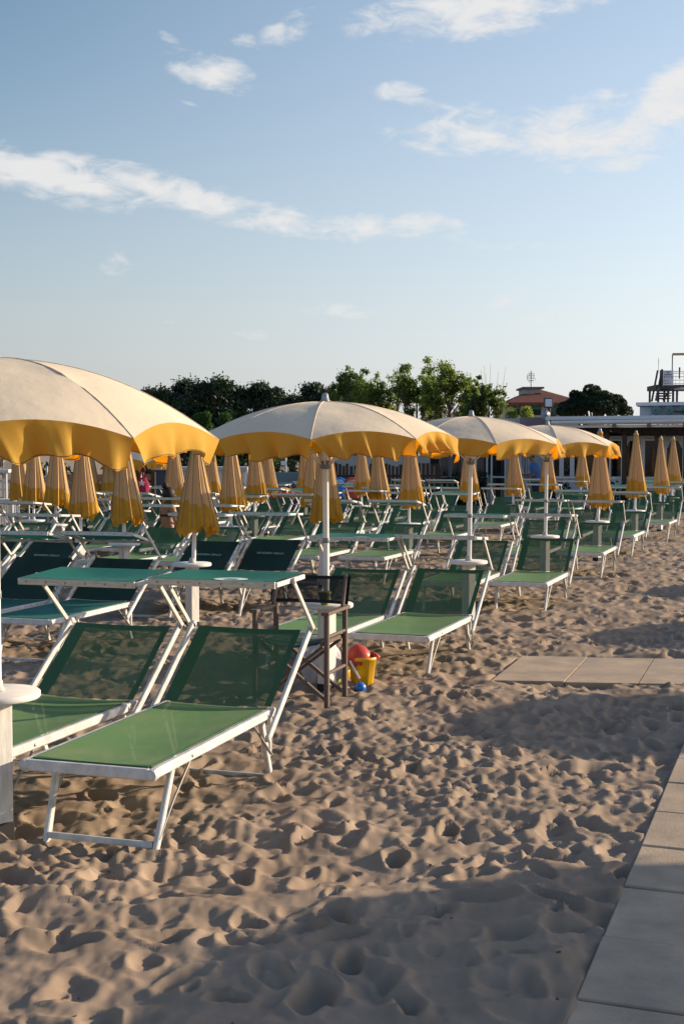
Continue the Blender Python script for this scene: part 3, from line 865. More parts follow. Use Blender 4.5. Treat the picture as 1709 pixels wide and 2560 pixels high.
def build_toys():
    p = on_h(831, 1580)
    r = empty('toy_bucket', (p.x, p.y + .1, 0), R(20), 'yellow toy bucket with white handle and red mould inside', 'bucket')
    b = MB(); n = 40
    prof = [(.070, 0), (.072, .003), (.094, .185), (.104, .187), (.104, .21), (.098, .21), (.09, .19), (.066, .01), (.0001, .01)]
    o = len(b.v); b.lathe(prof, n)
    for i in range(len(b.v)):                              # fluted wall
        v = b.v[i]; a = math.atan2(v[1], v[0]); k = 1 + .035 * (math.cos(a * 8) > .2) * (v[2] < .186); b.v[i] = (v[0] * k, v[1] * k, v[2])
    b.build('body', M['bucket_yellow'], r)
    h = MB(); h.bar((-.103, -.035, .185), (-.065, -.115, .075), .012, .02, up=(0, 1, 0)); h.build('handle', M['white_plastic'], r)
    m = empty('sand_mould', (p.x - .02, p.y + .09, .195), 0, 'red plastic sand mould sitting in the yellow bucket', 'toy')
    q = MB(); rot = Matrix.Rotation(R(-28), 3, 'Y') @ Matrix.Rotation(R(12), 3, 'X')
    q.lathe([(.088, -.02), (.086, .01), (.075, .05), (.05, .085), (.03, .095), (.0001, .098)], 22, (0, 0, 0), rot=rot); q.build('shell', M['red_plastic'], m)
    q = MB(); q.lathe([(.02, 0), (.03, .03), (.034, .06), (.02, .062)], 12, (.085, 0, -.02), rot=Matrix.Rotation(R(35), 3, 'Y')); q.build('spout', M['red_plastic'], m)
    q = MB(); c = on_h(822, 1588); q.ball((0, 0, .037), .039, 14); o = q.build('ball', M['blue_plastic']); o.location = (c.x + .012, c.y - .01, -.004)
    tag(o, 'small blue ball on the sand in front of the yellow bucket', 'ball')
    c = on_h(788, 1568); q = MB(); q.ball((0, 0, .05), .055, 14); o = q.build('ball', M['bucket_yellow']); o.location = (c.x, c.y + .12, .01)
    tag(o, 'dull yellow ball half hidden beside the chair leg', 'ball')
    c = on_h(771, 1568); q = MB(); q.ball((0, 0, .02), .03, 12); o = q.build('ball', M['lime']); o.location = (c.x, c.y + .04, 0)
    tag(o, 'little lime green ball under the wooden folding chair', 'ball')
    # plastic bag under the chair
    c = on_h(722, 1578); rnd = random.Random(5)
    q = MB()

    def bag(a, t):
        A = a * 2 * math.pi; rr = (.15 * math.sin(math.pi * (.08 + .86 * t)) ** .7) * (1 + .16 * math.sin(5 * A + 6 * t) + .1 * math.sin(9 * A - 4 * t))
        return (math.cos(A) * rr * .95, math.sin(A) * rr * .7, .30 * t + .02 * math.sin(4 * A))
    q.grid(bag, 40, 14); r = q.build('plastic_bag', M['bag_white']); r.location = (c.x + .02, c.y + .12, -.01); r.rotation_euler = (0, R(8), 0)
    tag(r, 'crumpled white plastic bag under the wooden folding chair', 'bag')
    q = MB(); q.box((0, 0, 0), (.09, .05, .035), bev=.012, rot=Matrix.Rotation(R(15), 3, 'Y')); o = q.build('towel', M['blue_plastic']); o.location = (c.x + .01, c.y + .1, .30)
    tag(o, 'folded blue cloth poking out of the white plastic bag', 'towel')
    # olive pot on the table
    q = MB(); q.lathe([(.022, 0), (.026, .01), (.035, .03), (.04, .072), (.045, .074), (.045, .09), (.04, .09), (.0001, .08)], 20); o = q.build('pot', M['olive'])
    o.location = (-.115, 8.60, POST_H + .0305); tag(o, 'olive ashtray pot on the disc table behind the chair', 'pot')


build_toys()
#@@BG
# ---------------------------------------------------------------- greenery
def leaf_mat(name, col, col2, sc=.6, tr=.35, thr=(.35, .68)):
    return mat(name, col, .55, col2=col2, vscale=sc, detail=3, thr=thr, trans=((col[0] * 1.6, col[1] * 1.7, col[2] * .9), tr), spec=.25, rnd=.10)


M['pine'] = leaf_mat('pine_needles', (.040, .066, .034), (.014, .026, .016), .5, .12)  # lightened so the colour carries the haze of distance
M['stone_pine'] = leaf_mat('stone_pine_needles', (.030, .052, .020), (.010, .019, .010), 1.2, .12)
M['bush'] = leaf_mat('bright_bush_leaves', (.050, .115, .022), (.014, .042, .012), .6, .25)
M['poplar'] = leaf_mat('light_poplar_leaves', (.15, .19, .05), (.06, .095, .03), .9, .5)
M['poplar_dark'] = leaf_mat('dark_poplar_leaves', (.11, .15, .05), (.045, .075, .028), .9, .45)
M['hedge'] = leaf_mat('dark_hedge_leaves', (.022, .042, .016), (.008, .015, .008), 1.5, .15)
M['bark'] = mat('grey_brown_bark', (.12, .09, .07), .9, var=.4, vscale=6, stretch=(4, 4, 1))
NPR = np.random.RandomState(11)


def leaves_mesh(name, pts, size, m, parent, loc=(0, 0, 0), flat=0.0):
    """one small bent leaf-shaped quad per point"""
    n = len(pts); pts = np.asarray(pts, float)
    a = NPR.normal(size=(n, 3)); a /= np.linalg.norm(a, axis=1)[:, None]
    b = NPR.normal(size=(n, 3)); b -= a * (a * b).sum(1)[:, None]; b /= np.linalg.norm(b, axis=1)[:, None]
    s = size * (.6 + .8 * NPR.rand(n))[:, None]
    v = np.empty((n, 4, 3)); v[:, 0] = pts - a * s; v[:, 1] = pts + b * s * .45; v[:, 2] = pts + a * s; v[:, 3] = pts - b * s * .45
    me = bpy.data.meshes.new(name); me.vertices.add(4 * n); me.vertices.foreach_set('co', v.ravel().astype(np.float32))
    me.loops.add(4 * n); me.loops.foreach_set('vertex_index', np.arange(4 * n, dtype=np.int32))
    me.polygons.add(n); me.polygons.foreach_set('loop_start', np.arange(0, 4 * n, 4, dtype=np.int32))
    me.update(calc_edges=True); me.materials.append(m)
    o = bpy.data.objects.new(name, me); COL.objects.link(o); o.parent = parent; o.location = loc
    return o


def blob_pts(c, r, n, shell=.55):
    d = NPR.normal(size=(n, 3)); d /= np.linalg.norm(d, axis=1)[:, None]
    rad = (shell + (1 - shell) * NPR.rand(n)) ** .6
    return np.asarray(c) + d * rad[:, None] * np.asarray(r)


def tree(name, label, cat, group, base, h, w, kind, m, leaf, n, dep=None):
    root = empty(name, base, 0, label, cat, group); dep = dep or w
    tr = MB(); rnd = random.Random(int(abs(base[0] * 97 + base[1] * 13 + h * 31)))
    pts = []
    if kind == 'pine':
        tr.tube([(0, 0, -.3), (.05 * w, 0, h * .5), (0, .0, h * .9)], [.045 * h, .03 * h, .008 * h], 8)
        nb = 46
        for i in range(nb):
            z = h * (.22 + .72 * (i / (nb - 1)) ** .85); rr = w * .5 * (1.0 - .72 * max(0, (z / h - .42)) / .58) * rnd.uniform(.55, 1.0)
            a = rnd.uniform(0, 6.28); c = (math.cos(a) * rr * .75, math.sin(a) * rr * .75, z)
            tr.tube([(0, 0, z - .1 * h), c], [.012 * h, .004 * h], 5)
            s = w * rnd.uniform(.07, .15)
            pts.append(np.array(c) + NPR.normal(size=(n // nb, 3)) * np.array([s * .62, s * .62, s * .40]))
    elif kind == 'stone':
        tr.tube([(0, 0, -.3), (.06, 0, h * .45), (0, 0, h * .7)], [.035 * h, .028 * h, .015 * h], 8)
        nb = 70
        for i in range(nb):
            a = i * 2.399; q = math.sqrt((i + .5) / nb)
            z = h * (.735 + .235 * (1 - q ** 2.6) * rnd.uniform(.45, 1.0))
            c = (math.cos(a) * q * w * .46, math.sin(a) * q * dep * .46, z)
            if i % 3 == 0: tr.tube([(0, 0, h * .42), (c[0] * .6, c[1] * .6, z - .12 * h), c], [.014 * h, .01 * h, .003 * h], 5)
            s = w * rnd.uniform(.06, .10)
            pts.append(blob_pts(c, (s, s, s * .85), n // nb, .6))
    elif kind == 'airy':
        stems = []
        for k in range(8):
            x0 = rnd.uniform(-.30, .30) * w; y0 = rnd.uniform(-.25, .25) * dep
            top = Vector((x0 * 1.25, y0 * 1.2, h * rnd.uniform(.58, .80))); p0 = Vector((x0 * .55, y0 * .5, -.3)); p1 = Vector((x0 * .95 + rnd.uniform(-.03, .03) * w, y0, h * .5))
            tr.tube([p0, p0.lerp(p1, .5) + Vector((rnd.uniform(-.06, .06), 0, 0)), p1, p1.lerp(top, .55), top], [.012 * h, .010 * h, .008 * h, .005 * h, .002 * h], 6)
            stems.append((p0, p1, top))
        N_ = 190; lobes = []
        for j in range(7):
            lx = (-.36 + .72 * j / 6 + rnd.uniform(-.05, .05)) * w; lobes.append((lx, rnd.uniform(-.2, .2) * dep, h * (rnd.uniform(.62, .86) - .06 * abs(lx / w) * 2), w * rnd.uniform(.12, .20), h * rnd.uniform(.12, .19)))
        for j in range(N_):
            if j % 4 == 0:                                       # thin lower foliage along the stems
                st = rnd.choice(stems); c = st[0].lerp(st[1], rnd.uniform(.6, 1.0)) + Vector((rnd.gauss(0, .07) * w, rnd.gauss(0, .07) * w, 0)); dn = .6
            else:
                lo = lobes[j % 7]; d = Vector((rnd.gauss(0, 1), rnd.gauss(0, 1), rnd.gauss(0, 1))).normalized() * (rnd.random() ** .45)
                c = Vector((lo[0] + d.x * lo[3], lo[1] + d.y * lo[3], min(.985 * h, lo[2] + d.z * lo[4]))); dn = 1.15
            z = c.z
            st = min(stems, key=lambda t: (t[1].x - c.x) ** 2 + (t[1].y - c.y) ** 2); zz = min(.97, max(.1, z / h - .12))
            b0 = st[0].lerp(st[1], zz * 2) if zz < .5 else st[1].lerp(st[2], (zz - .5) * 2)
            if j % 2 == 0: tr.tube([b0, b0.lerp(c, .6) + Vector((0, 0, -.02)), c], [.0035 * h, .0022 * h, .0008 * h], 4)
            sg = w * rnd.uniform(.018, .042)
            pts.append(np.array(c) + NPR.normal(size=(max(4, int(dn * n / N_ * rnd.uniform(.15, 1.85))), 3)) * np.array([sg, sg, sg * 1.1]))
        for j in range(5):                                       # a few thin leaders above the crown
            st = rnd.choice(stems); t0 = st[2]
            pts.append(np.array(t0) + np.stack([NPR.normal(size=40) * .03 * w, NPR.normal(size=40) * .03 * w, NPR.rand(40) * .045 * h], 1))
    else:                                                        # bush
        nb = 26
        for i in range(4): tr.tube([(0, 0, -.2), (rnd.uniform(-.3, .3) * w, rnd.uniform(-.2, .2) * dep, h * .7)], [.02 * h, .005 * h], 5)
        for i in range(nb):
            a = rnd.uniform(0, 6.28); q = math.sqrt(rnd.random())
            z = h * (.15 + .78 * rnd.random() * (1 - .55 * q * q)); c = (math.cos(a) * q * w * .45, math.sin(a) * q * dep * .45, z)
            s = rnd.uniform(.12, .2) * min(w, h * 1.3)
            pts.append(blob_pts(c, (s, s, s * .8), n // nb, .4))
    tr.build('trunk', M['bark'], root)
    leaves_mesh('crown', np.concatenate(pts), leaf, m, root)
    return root


def tree_at(px, ptop, z, wpx, *a, base_h=0.0, **k):
    b = at_z(px, 1166, z); b.z = base_h
    top = at_z(px, ptop, z).z - base_h
    return a, b, top, wpx * z / 2982


def put(name, label, cat, group, px, ptop, z, wpx, kind, m, leaf, n, dep=None):
    b = at_z(px, 1100, z); b.z = 0.0; top = at_z(px, ptop, z).z
    return tree(name, label, cat, group, b, top, wpx * z / 2982, kind, m, leaf, n, dep)


PINES = [(310, 893, 60), (345, 889, 62), (385, 890, 66), (432, 868, 78), (470, 872, 60), (505, 864, 66), (548, 884, 56), (590, 874, 58), (625, 884, 48), (668, 904, 70), (712, 876, 66), (752, 888, 60), (790, 878, 62), (270, 900, 70), (835, 880, 70)]
PL = ['dark pine just clear of the left canopy edge', 'dark pine low behind the slope of the left canopy', 'dark pine with a flat top left of the tallest pine', 'broad dark pine with a double crown above the green bushes',
      'dark pine filling the dip beside the tallest crown', 'tallest pointed dark pine in the tree line', 'dark pine lower than the tallest, to its right', 'slim dark pine with an isolated knob of crown on top', 'dark pine ending the group left of the gap',
      'low dark pine right of the gap in the tree line', 'dark pine peaking left of the middle umbrella finial', 'dark pine directly behind the middle umbrella finial', 'dark pine behind the first light leafy tree', 'dark pine hidden mostly by the big left canopy', 'dark pine behind the trunks of the light leafy trees']
for (px, pt, w), lab in zip(PINES, PL):
    put('pine_tree', lab, 'tree', 'dark pines in the tree line', px, pt, 84 + (px % 7), w * 2.0, 'pine', M['pine'], .115, 13000)
for (px, pt, w, lab) in ((425, 935, 70, 'mid green bush at the foot of the pines, beside the left canopy'), (475, 925, 80, 'mid green bush below the broad double pine'), (530, 930, 70, 'mid green bush rising next to the middle canopy slope'), (595, 938, 70, 'mid green bush above the left side of the middle umbrella')):
    put('bush', lab, 'bush', 'mid green bushes before the pines', px, pt, 66, w * 1.25, 'bush', M['bush'], .085, 9000)
put('poplar_tree', 'airy light green tree behind the right half of the middle umbrella', 'tree', 'airy leafy trees', 800, 832, 57, 110, 'airy', M['poplar_dark'], .056, 7500)
put('poplar_tree', 'loose leafy tree left of the tallest one, bright at its top', 'tree', 'airy leafy trees', 862, 826, 56, 150, 'airy', M['poplar'], .056, 11500)
put('poplar_tree', 'tallest airy tree with a thin spire above its crown', 'tree', 'airy leafy trees', 965, 812, 55, 130, 'airy', M['poplar'], .056, 12000)
put('poplar_tree', 'broad airy tree with rounded top right of the spired one', 'tree', 'airy leafy trees', 1030, 815, 54, 165, 'airy', M['poplar'], .058, 14500)
put('poplar_tree', 'dark leafy tree at the right end of the airy trees', 'tree', 'airy leafy trees', 1105, 833, 53, 105, 'airy', M['poplar_dark'], .058, 8500)
for (px, pt, w, lab) in ((1060, 900, 60, 'yellowish green bush below the airy trees'), (905, 905, 80, 'leafy bush between the airy trunks'), (1000, 925, 70, 'dark leafy bush at the airy trees\' feet')):
    put('bush', lab, 'bush', 'leafy bushes under the airy trees', px, pt, 58, w * 1.2, 'bush', M['poplar'], .07, 6000)
# bare twigs beside the last tree
b = MB(); rnd = random.Random(4); p = at_z(1120, 1100, 56); p.z = 0
for k in range(26):
    x = rnd.uniform(-.9, 1.3); hh = rnd.uniform(3.4, 5.6) if abs(x) < .8 else rnd.uniform(2.6, 4.4)
    b.tube([(x * .25, 0, 0), (x * .55, rnd.uniform(-.2, .2), hh * .5), (x * 1.1 + rnd.uniform(-.1, .1), rnd.uniform(-.3, .3), hh)], [.022, .012, .004], 4)
o = b.build('bare_tree', M['bark']); o.location = p; tag(o, 'leafless twiggy tree showing between the last leafy tree and the house', 'tree')
put('stone_pine', 'round dark umbrella pine between the red roofed house and the bar', 'tree', None, 1358, 884, 60, 165, 'stone', M['stone_pine'], .055, 50000, dep=2.6)


def wall_plane(b, x0, x1, z0, z1, y0, y1, mi=0): b.box(((x0 + x1) / 2, (y0 + y1) / 2, (z0 + z1) / 2), (x1 - x0, y1 - y0, z1 - z0), mi)


# ---------------------------------------------------------------- house with the red roof
M['house_wall'] = mat('cream_render', (.50, .44, .36), .9, var=.12, vscale=2)
M['roof_tile'] = mat('red_brown_roof_tiles', (.20, .062, .04), .85, var=.35, vscale=3, stretch=(1, 4, 4), bump=.02, bscale=9)
M['shutter'] = mat('green_shutter', (.05, .17, .13), .7)
M['grey_render'] = mat('pale_grey_render', (.40, .41, .40), .9, var=.15, vscale=2)
M['dark_glass'] = mat('dark_window_glass', (.018, .022, .028), .12, spec=.6)
M['mauve'] = mat('mauve_render', (.20, .15, .17), .9, var=.2, vscale=2)
M['antenna'] = mat('grey_antenna_tube', (.35, .35, .35), .5, metal=.6)


def build_house():
    z = 70.0; k = z / 2982
    base = at_z(1240, 1100, z); base.z = 0
    r = empty('red_roofed_house', base, 0, 'cream house with a red hipped roof and green shutters', 'house')
    H = lambda py: at_z(1240, py, z).z
    X = lambda px: (px - 1240) * k
    ev, ap = H(924), H(886)
    b = MB(); wall_plane(b, X(1168), X(1330), -.2, ev, 0, 6); b.build('wall', M['house_wall'], r)
    b = MB(); x0, x1, y0, y1 = X(1156), X(1340), -.6, 6.6
    a0 = (X(1238), 2.4, ap); a1 = (X(1262), 3.6, ap)
    vs = [(x0, y0, ev), (x1, y0, ev), (x1, y1, ev), (x0, y1, ev), a0, a1]
    vs += [(v[0], v[1], ev - .16) for v in vs[:4]]
    b.add(vs, [(0, 1, 5, 4), (1, 2, 5), (2, 3, 4, 5), (3, 0, 4), (0, 6, 7, 1), (1, 7, 8, 2), (2, 8, 9, 3), (3, 9, 6, 0), (9, 8, 7, 6)])
    ro = b.build('roof', M['roof_tile'], r)
    b = MB(); b.box((X(1241), 1.45, H(902)), (.5, .5, .12)); b.build('skylight', M['grey_render'], ro)
    b = MB(); wall_plane(b, X(1207), X(1246), ev - .1, H(889), 1.2, 3.4); b.build('stair_tower', M['grey_render'], r)
    b = MB(); wall_plane(b, X(1202), X(1252), H(889), H(885), .95, 3.65); b.build('tower_roof', M['mauve'], r)
    b = MB(); c = X(1228)
    b.tube([(c, 2, H(886)), (c, 2, H(845))], .035, 6)
    for py, l in ((852, .12), (857, .2), (862, .22), (868, .13)):
        b.tube([(c - l, 2, H(py)), (c + l, 2, H(py))], .018, 5); b.tube([(c - l, 1.9, H(py) - .12), (c - l, 2.1, H(py) + .12)], .015, 4); b.tube([(c + l, 1.9, H(py) - .12), (c + l, 2.1, H(py) + .12)], .015, 4)
    b.build('antenna', M['antenna'], r)
    for (p0, p1, q0, q1) in ((1164 + 10, 1190, 932, 952), (1210, 1238, 932, 952), (1257, 1274, 932, 962)):
        w = MB(); xa, xb, za, zb = X(p0), X(p1), H(q1), H(q0)
        wall_plane(w, xa, xb, za, zb, -.06, .0)
        wi = w.build('window', M['dark_glass'], r)
        s = MB(); wall_plane(s, xa - .02, xb + .02, zb - (zb - za) * .35, zb + .03, -.12, -.063); s.build('shutter', M['shutter'], wi)


build_house()

# ---------------------------------------------------------------- beach bar at the right
M['white_paint'] = mat('white_fascia_paint', (.66, .66, .66), .6, var=.12, vscale=1.5)
M['blue_white'] = mat('bluish_white_wall', (.52, .54, .58), .8, var=.1, vscale=1.2)
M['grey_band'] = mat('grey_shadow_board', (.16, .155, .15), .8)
M['thatch'] = mat('dark_reed_thatch', (.050, .032, .020), .95, var=.5, vscale=20, bump=.02, bscale=40)
M['dark_wood'] = mat('dark_brown_wood', (.075, .045, .028), .8, var=.4, vscale=8, stretch=(5, 5, 1))
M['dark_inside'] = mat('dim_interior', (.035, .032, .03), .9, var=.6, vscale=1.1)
M['glazing'] = mat('door_glazing', (.012, .014, .016), .06, spec=.5, alpha=.35)
M['vent'] = mat('grey_green_round_lid', (.14, .20, .19), .7)
M['fence_wood'] = mat('dark_fence_wood', (.085, .05, .035), .85, var=.4, vscale=6, stretch=(5, 5, 1))
M['pallet_wood'] = mat('warm_pallet_planks', (.38, .21, .12), .8, var=.35, vscale=5, stretch=(1, 5, 5))
M['cabin_white'] = mat('white_cabin_boards', (.62, .60, .58), .7, var=.12, vscale=3)
M['cabin_blue'] = mat('navy_cabin_board', (.055, .068, .10), .6, var=.2, vscale=2)
M['pool_wall'] = mat('grey_blue_wall', (.14, .20, .22), .85, var=.25, vscale=1.2)
M['curtain'] = mat('sheer_white_curtain', (.62, .60, .60), .8, trans=((.6, .58, .56), .45), alpha=.12)
M['net'] = mat('grey_green_netting', (.13, .14, .12), .8)
M['tower_metal'] = mat('dark_tower_steel', (.055, .055, .06), .6, metal=.3)
M['sign_face'] = mat('white_sign_face', (.58, .60, .66), .6)
M['ink'] = mat('dark_sign_ink', (.05, .06, .10), .8)
M['ink_red'] = mat('red_sign_ink', (.40, .06, .08), .8)
M['beam'] = mat('yellow_pine_beam', (.48, .33, .16), .7, var=.2, vscale=4)
M['sky_blue'] = mat('light_blue_fibreglass', (.12, .38, .55), .4, var=.5, vscale=1.6, col2=(.72, .78, .80))


def build_bar():
    A = at_z(1225, 1100, 38.0); B = at_z(1568, 1100, 36.4); A.z = B.z = 0
    e = (B - A).normalized(); ang = math.atan2(e.y, e.x)
    r = empty('beach_bar', A, ang, 'long flat roofed beach bar with white fascia, dark thatch fringe and glazed doors', 'building')
    k = (B - A).length / 343.0
    S = lambda px: (px - 1225) * k
    H = lambda py: 1.6 + (1040.4 - py) * 37.3 / 2982
    E = S(1900)
    b = MB(); b.box(((S(1262) + E) / 2, 2.6, H(956) - .05), (E - S(1262), 6.5, .10)); b.build('roof', M['white_paint'], r)
    b = MB(); b.box(((S(1265) + E) / 2, -.52, H(963)), (E - S(1265), .05, .12)); b.build('fascia', M['grey_band'], r)  # dark strip painted for the shadow line under the white roof edge
    b = MB(); b.tube([(S(1278), -.75, H(970)), (E, -.75, H(967))], .055, 10); b.build('awning_roller', M['white_paint'], r)
    b = MB(); b.box(((S(1285) + E) / 2, -.62, H(979)), (E - S(1285), .04, .075)); b.build('awning_rail', M['white_paint'], r)
    for px in (1497, 1420, 1575):
        q = MB(); q.box((S(px), -.70, H(977)), (.10, .10, .14)); q.build('bracket', M['grey_band'], r)
    # thatch: a fringe of reeds hanging along the edge
    t = MB(); rnd = random.Random(8); x = S(1322)
    t.box(((S(1322) + E) / 2, .2, H(985)), (E - S(1322), 1.5, .06))
    while x < S(1700):
        w = rnd.uniform(.02, .05); ln = .17 + .05 * math.sin(x * 2.1) + rnd.uniform(-.05, .05)
        for yy in (-.56, -.50):
            t.box((x, yy, H(983) - ln / 2 + rnd.uniform(0, .025)), (w, .02, ln), rot=Matrix.Rotation(rnd.uniform(-.12, .12), 3, 'Y'))
        x += w * .6
    t.build('thatch', M['thatch'], r)
    # front: posts, white headers, glazed doors
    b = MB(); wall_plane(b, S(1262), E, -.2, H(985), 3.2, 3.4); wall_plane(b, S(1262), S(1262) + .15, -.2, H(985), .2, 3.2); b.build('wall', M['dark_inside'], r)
    b = MB(); wall_plane(b, S(1250), E, -.2, H(1097), .15, .3); b.build('plinth', M['blue_white'], r)
    b = MB(); wall_plane(b, S(1262), E, H(1006), H(1000), .14, .24); b.build('header', M['blue_white'], r)
    doors = [1262, 1285, 1310, 1336, 1366, 1395, 1428, 1472, 1521, 1566, 1610]
    for i, (p0, p1) in enumerate(zip(doors[:-1], doors[1:])):
        f = MB()
        for pp, w in ((p0, .07), (p1, .05)):
            f.box((S(pp) + (.035 if pp == p0 else -.03), .19, (H(1006) + H(1097)) / 2), (w, .06, H(1006) - H(1097)))
        f.box(((S(p0) + S(p1)) / 2, .19, H(1095)), (S(p1) - S(p0) - .13, .05, .05)); f.box(((S(p0) + S(p1)) / 2, .19, H(1009)), (S(p1) - S(p0) - .13, .05, .05))
        d = f.build('glazed_door', M['white_paint'], r)
        g = MB(); g.box(((S(p0) + S(p1)) / 2, .20, (H(1009) + H(1095)) / 2), (S(p1) - S(p0) - .12, .012, H(1009) - H(1095) - .05)); g.build('pane', M['glazing'], d)
        if i in (4, 6, 8):
            c = MB(); n = 14                                    # arched head of the opening
            x0, x1 = S(p0) + .08, S(p1) - .06; zt = H(1006); 
            for j in range(n):
                u0, u1 = j / n, (j + 1) / n
                f0, f1 = .30 * (1 - math.sin(math.pi * u0)) , .30 * (1 - math.sin(math.pi * u1))
                c.box((x0 + (u0 + u1) / 2 * (x1 - x0), .145, zt - (f0 + f1) / 4), ((x1 - x0) / n, .03, max(.01, (f0 + f1) / 2)))
            c.build('arch', M['blue_white'], r)
    for px in (1400, 1440, 1512, 1575):
        q = MB(); q.box((S(px), -.45, H(985) / 2), (.12, .12, H(985))); q.build('post', M['dark_wood'], r)
    # lit oddments inside: shelves and counter
    q = MB()
    for px, hh in ((1290, .9), (1345, 1.1), (1412, .8), (1450, 1.0), (1500, .85), (1545, 1.0)):
        q.box((S(px), 1.6, hh / 2), (.45, .5, hh))
    q.build('counter', M['pallet_wood'], r)
    # upper box
    b = MB(); wall_plane(b, S(1436), E, H(957), H(926), 2.4, 6); b.build('upper_storey', M['blue_white'], r)
    b = MB(); wall_plane(b, S(1430), E, H(926), H(918), 2.15, 6.2); b.build('upper_roof', M['white_paint'], r)
    b = MB(); wall_plane(b, S(1432), E, H(928), H(926) - .003, 2.25, 2.395); b.build('upper_gutter', M['grey_band'], r)
    for px in (1477, 1508, 1541):
        q = MB(); q.lathe([(.0001, -.05), (.05, -.045), (.145, -.02), (.15, 0), (.145, .015), (.0001, .02)], 24, (S(px), 2.2, H(937)), rot=Matrix.Rotation(R(90), 3, 'X'))
        q.bar((S(px) - .12, 2.2, H(937) - .1), (S(px) - .22, 2.2, H(952)), .02, .02); q.bar((S(px) + .12, 2.2, H(937) - .1), (S(px) + .22, 2.2, H(952)), .02, .02)
        d = q.build('round_vent', M['vent'], r)
        g = MB(); g.add([(S(px) - .03, 2.139, H(940)), (S(px) + .03, 2.139, H(940)), (S(px), 2.139, H(933))], [(0, 1, 2)]); g.build('vent_slot', M['ink'], d)
    q = MB(); q.box((S(1542), 1.95, H(942)), (.50, .12, .05)); q.build('gangplank', M['fence_wood'], r)
    return r


build_bar()


def build_tower():
    z = 44.0; k = z / 2982
    base = at_z(1530, 1100, z); base.z = 0
    H = lambda py: at_z(1530, py, z).z
    X = lambda px: (px - 1530) * k
    r = empty('slide_tower', base, 0, 'dark steel play tower with stairs and wire mesh rails above the bar roof', 'tower')
    f = MB()
    for px in (1506, 1540, 1549): 
        for yy in (0, 1.2): f.bar((X(px), yy, -.2), (X(px), yy, H(890)), .07, .07, up=(0, 1, 0))
    f.build('frame', M['tower_metal'], r)
    f = MB(); f.box((X(1545), .6, H(888)), (X(1590) - X(1500), 1.3, .16)); f.build('platform', M['tower_metal'], r)
    for px in (1541, 1544.5, 1549):
        q = MB(); q.bar((X(px), .2 + (px - 1541) * .06, H(890)), (X(px), .2 + (px - 1541) * .06, H(812)), .03, .03, up=(0, 1, 0)); q.build('post', M['tower_metal'], r)
    q = MB(); q.bar((X(1543), .3, H(811)), (X(1640), .3, H(810)), .08, .08); q.build('crossbeam', M['beam'], r)
    q = MB(); q.bar((X(1556), .1, H(868)), (X(1556), .1, H(842)), .05, .05, up=(0, 1, 0)); q.build('post', M['tower_metal'], r)
    # stairs going down to the left
    q = MB()
    for yy in (-.25, .35): q.bar((X(1497), yy, H(920)), (X(1510), yy, H(848)), .05, .10, up=(0, 1, 0))
    q.bar((X(1509), -.25, H(850)), (X(1509), -.25, H(888)), .06, .3, up=(0, 1, 0))
    q.build('stair_rail', M['tower_metal'], r)
    for i, py in enumerate((896, 902, 908, 914)):
        q = MB(); q.box((X(1521 - i), .1, H(py)), (.42, .5, .035)); q.build('stair_tread', M['tower_metal'], r)
    q = MB(); q.bar((X(1520), .2, H(918)), (X(1534), .2, H(896)), .05, .05); q.build('stair_stringer', M['tower_metal'], r)
    q = MB(); q.bar((X(1506.5), .0, H(850)), (X(1506), .0, H(821)), .018, .018); q.build('aerial', M['antenna'], r)
    m = MB()
    for i in range(11):
        x = X(1510) + (X(1600) - X(1510)) * i / 10
        m.tube([(x, -.02, H(888)), (x, -.02, H(852))], .008, 4)
    for py in (852, 856, 864, 872, 880): m.tube([(X(1510), -.02, H(py)), (X(1600), -.02, H(py))], .009, 4)
    m.build('wire_mesh', M['antenna'], r)
    s = empty('notice_board', (base.x + X(1527), z - .08, H(867)), 0, 'pale notice board with rows of small pictograms on the tower rail', 'sign')
    w, h = (X(1541) - X(1517)), (H(850) - H(884))
    b = MB(); b.box((0, 0, 0), (w, .03, h), bev=.005); b.build('board', M['sign_face'], s)
    for (x0, x1, zz, hh, mm) in ((-.25, .22, .40, .05, 'ink'), (-.1, .08, .30, .04, 'ink'), (-.36, .34, .21, .05, 'ink')):
        q = MB(); q.box(((x0 + x1) / 2 * w, -.0165, zz * h), ((x1 - x0) * w, .003, hh * h)); q.build('print', M[mm], s)
    for i, x in enumerate((-.36, -.12, .12, .34)):
        q = MB(); q.box((x * w, -.0165, .06 * h), (.13 * w, .003, .05 * h)); q.box((x * w, -.0166, .095 * h), (.05 * w, .003, .04 * h)); q.build('pictogram', M['ink'], s)
    for i, x in enumerate((-.34, -.08)):
        q = MB(); q.box((x * w, -.0165, -.19 * h), (.18 * w, .003, .04 * h), rot=Matrix.Rotation(R(-18), 3, 'Y')); q.build('pictogram', M['ink_red'], s)
    q = MB(); q.box((-.05 * w, -.0165, -.36 * h), (.7 * w, .003, .03 * h)); q.build('print', M['ink'], s)
    # tables / dome at the right edge
    d = empty('slide_dome', (base.x + X(1566), z - 2.0, 0), 0, 'light blue and white fibreglass slide dome at the right photo edge', 'slide')
    q = MB(); zb, zt = at_z(1566, 897, z - 2).z, at_z(1566, 872, z - 2).z
    q.lathe([(.34, zb), (.33, zb + (zt - zb) * .4), (.24, zb + (zt - zb) * .75), (.10, zb + (zt - zb) * .96), (.0001, zt)], 20); q.build('shell', M['sky_blue'], d)
    q = MB(); q.lathe([(.30, zb - .34), (.30, zb - .02)], 16); q.build('drum', M['white_paint'], d)
    q = MB(); q.box((-.10, 0, zb + .08), (1.3, .8, .04)); q.build('ledge', M['antenna'], d)
    q = MB(); q.box((0, .1, zb - 1.4), (.5, .5, 2.1)); q.build('pillar', M['blue_white'], d)


build_tower()


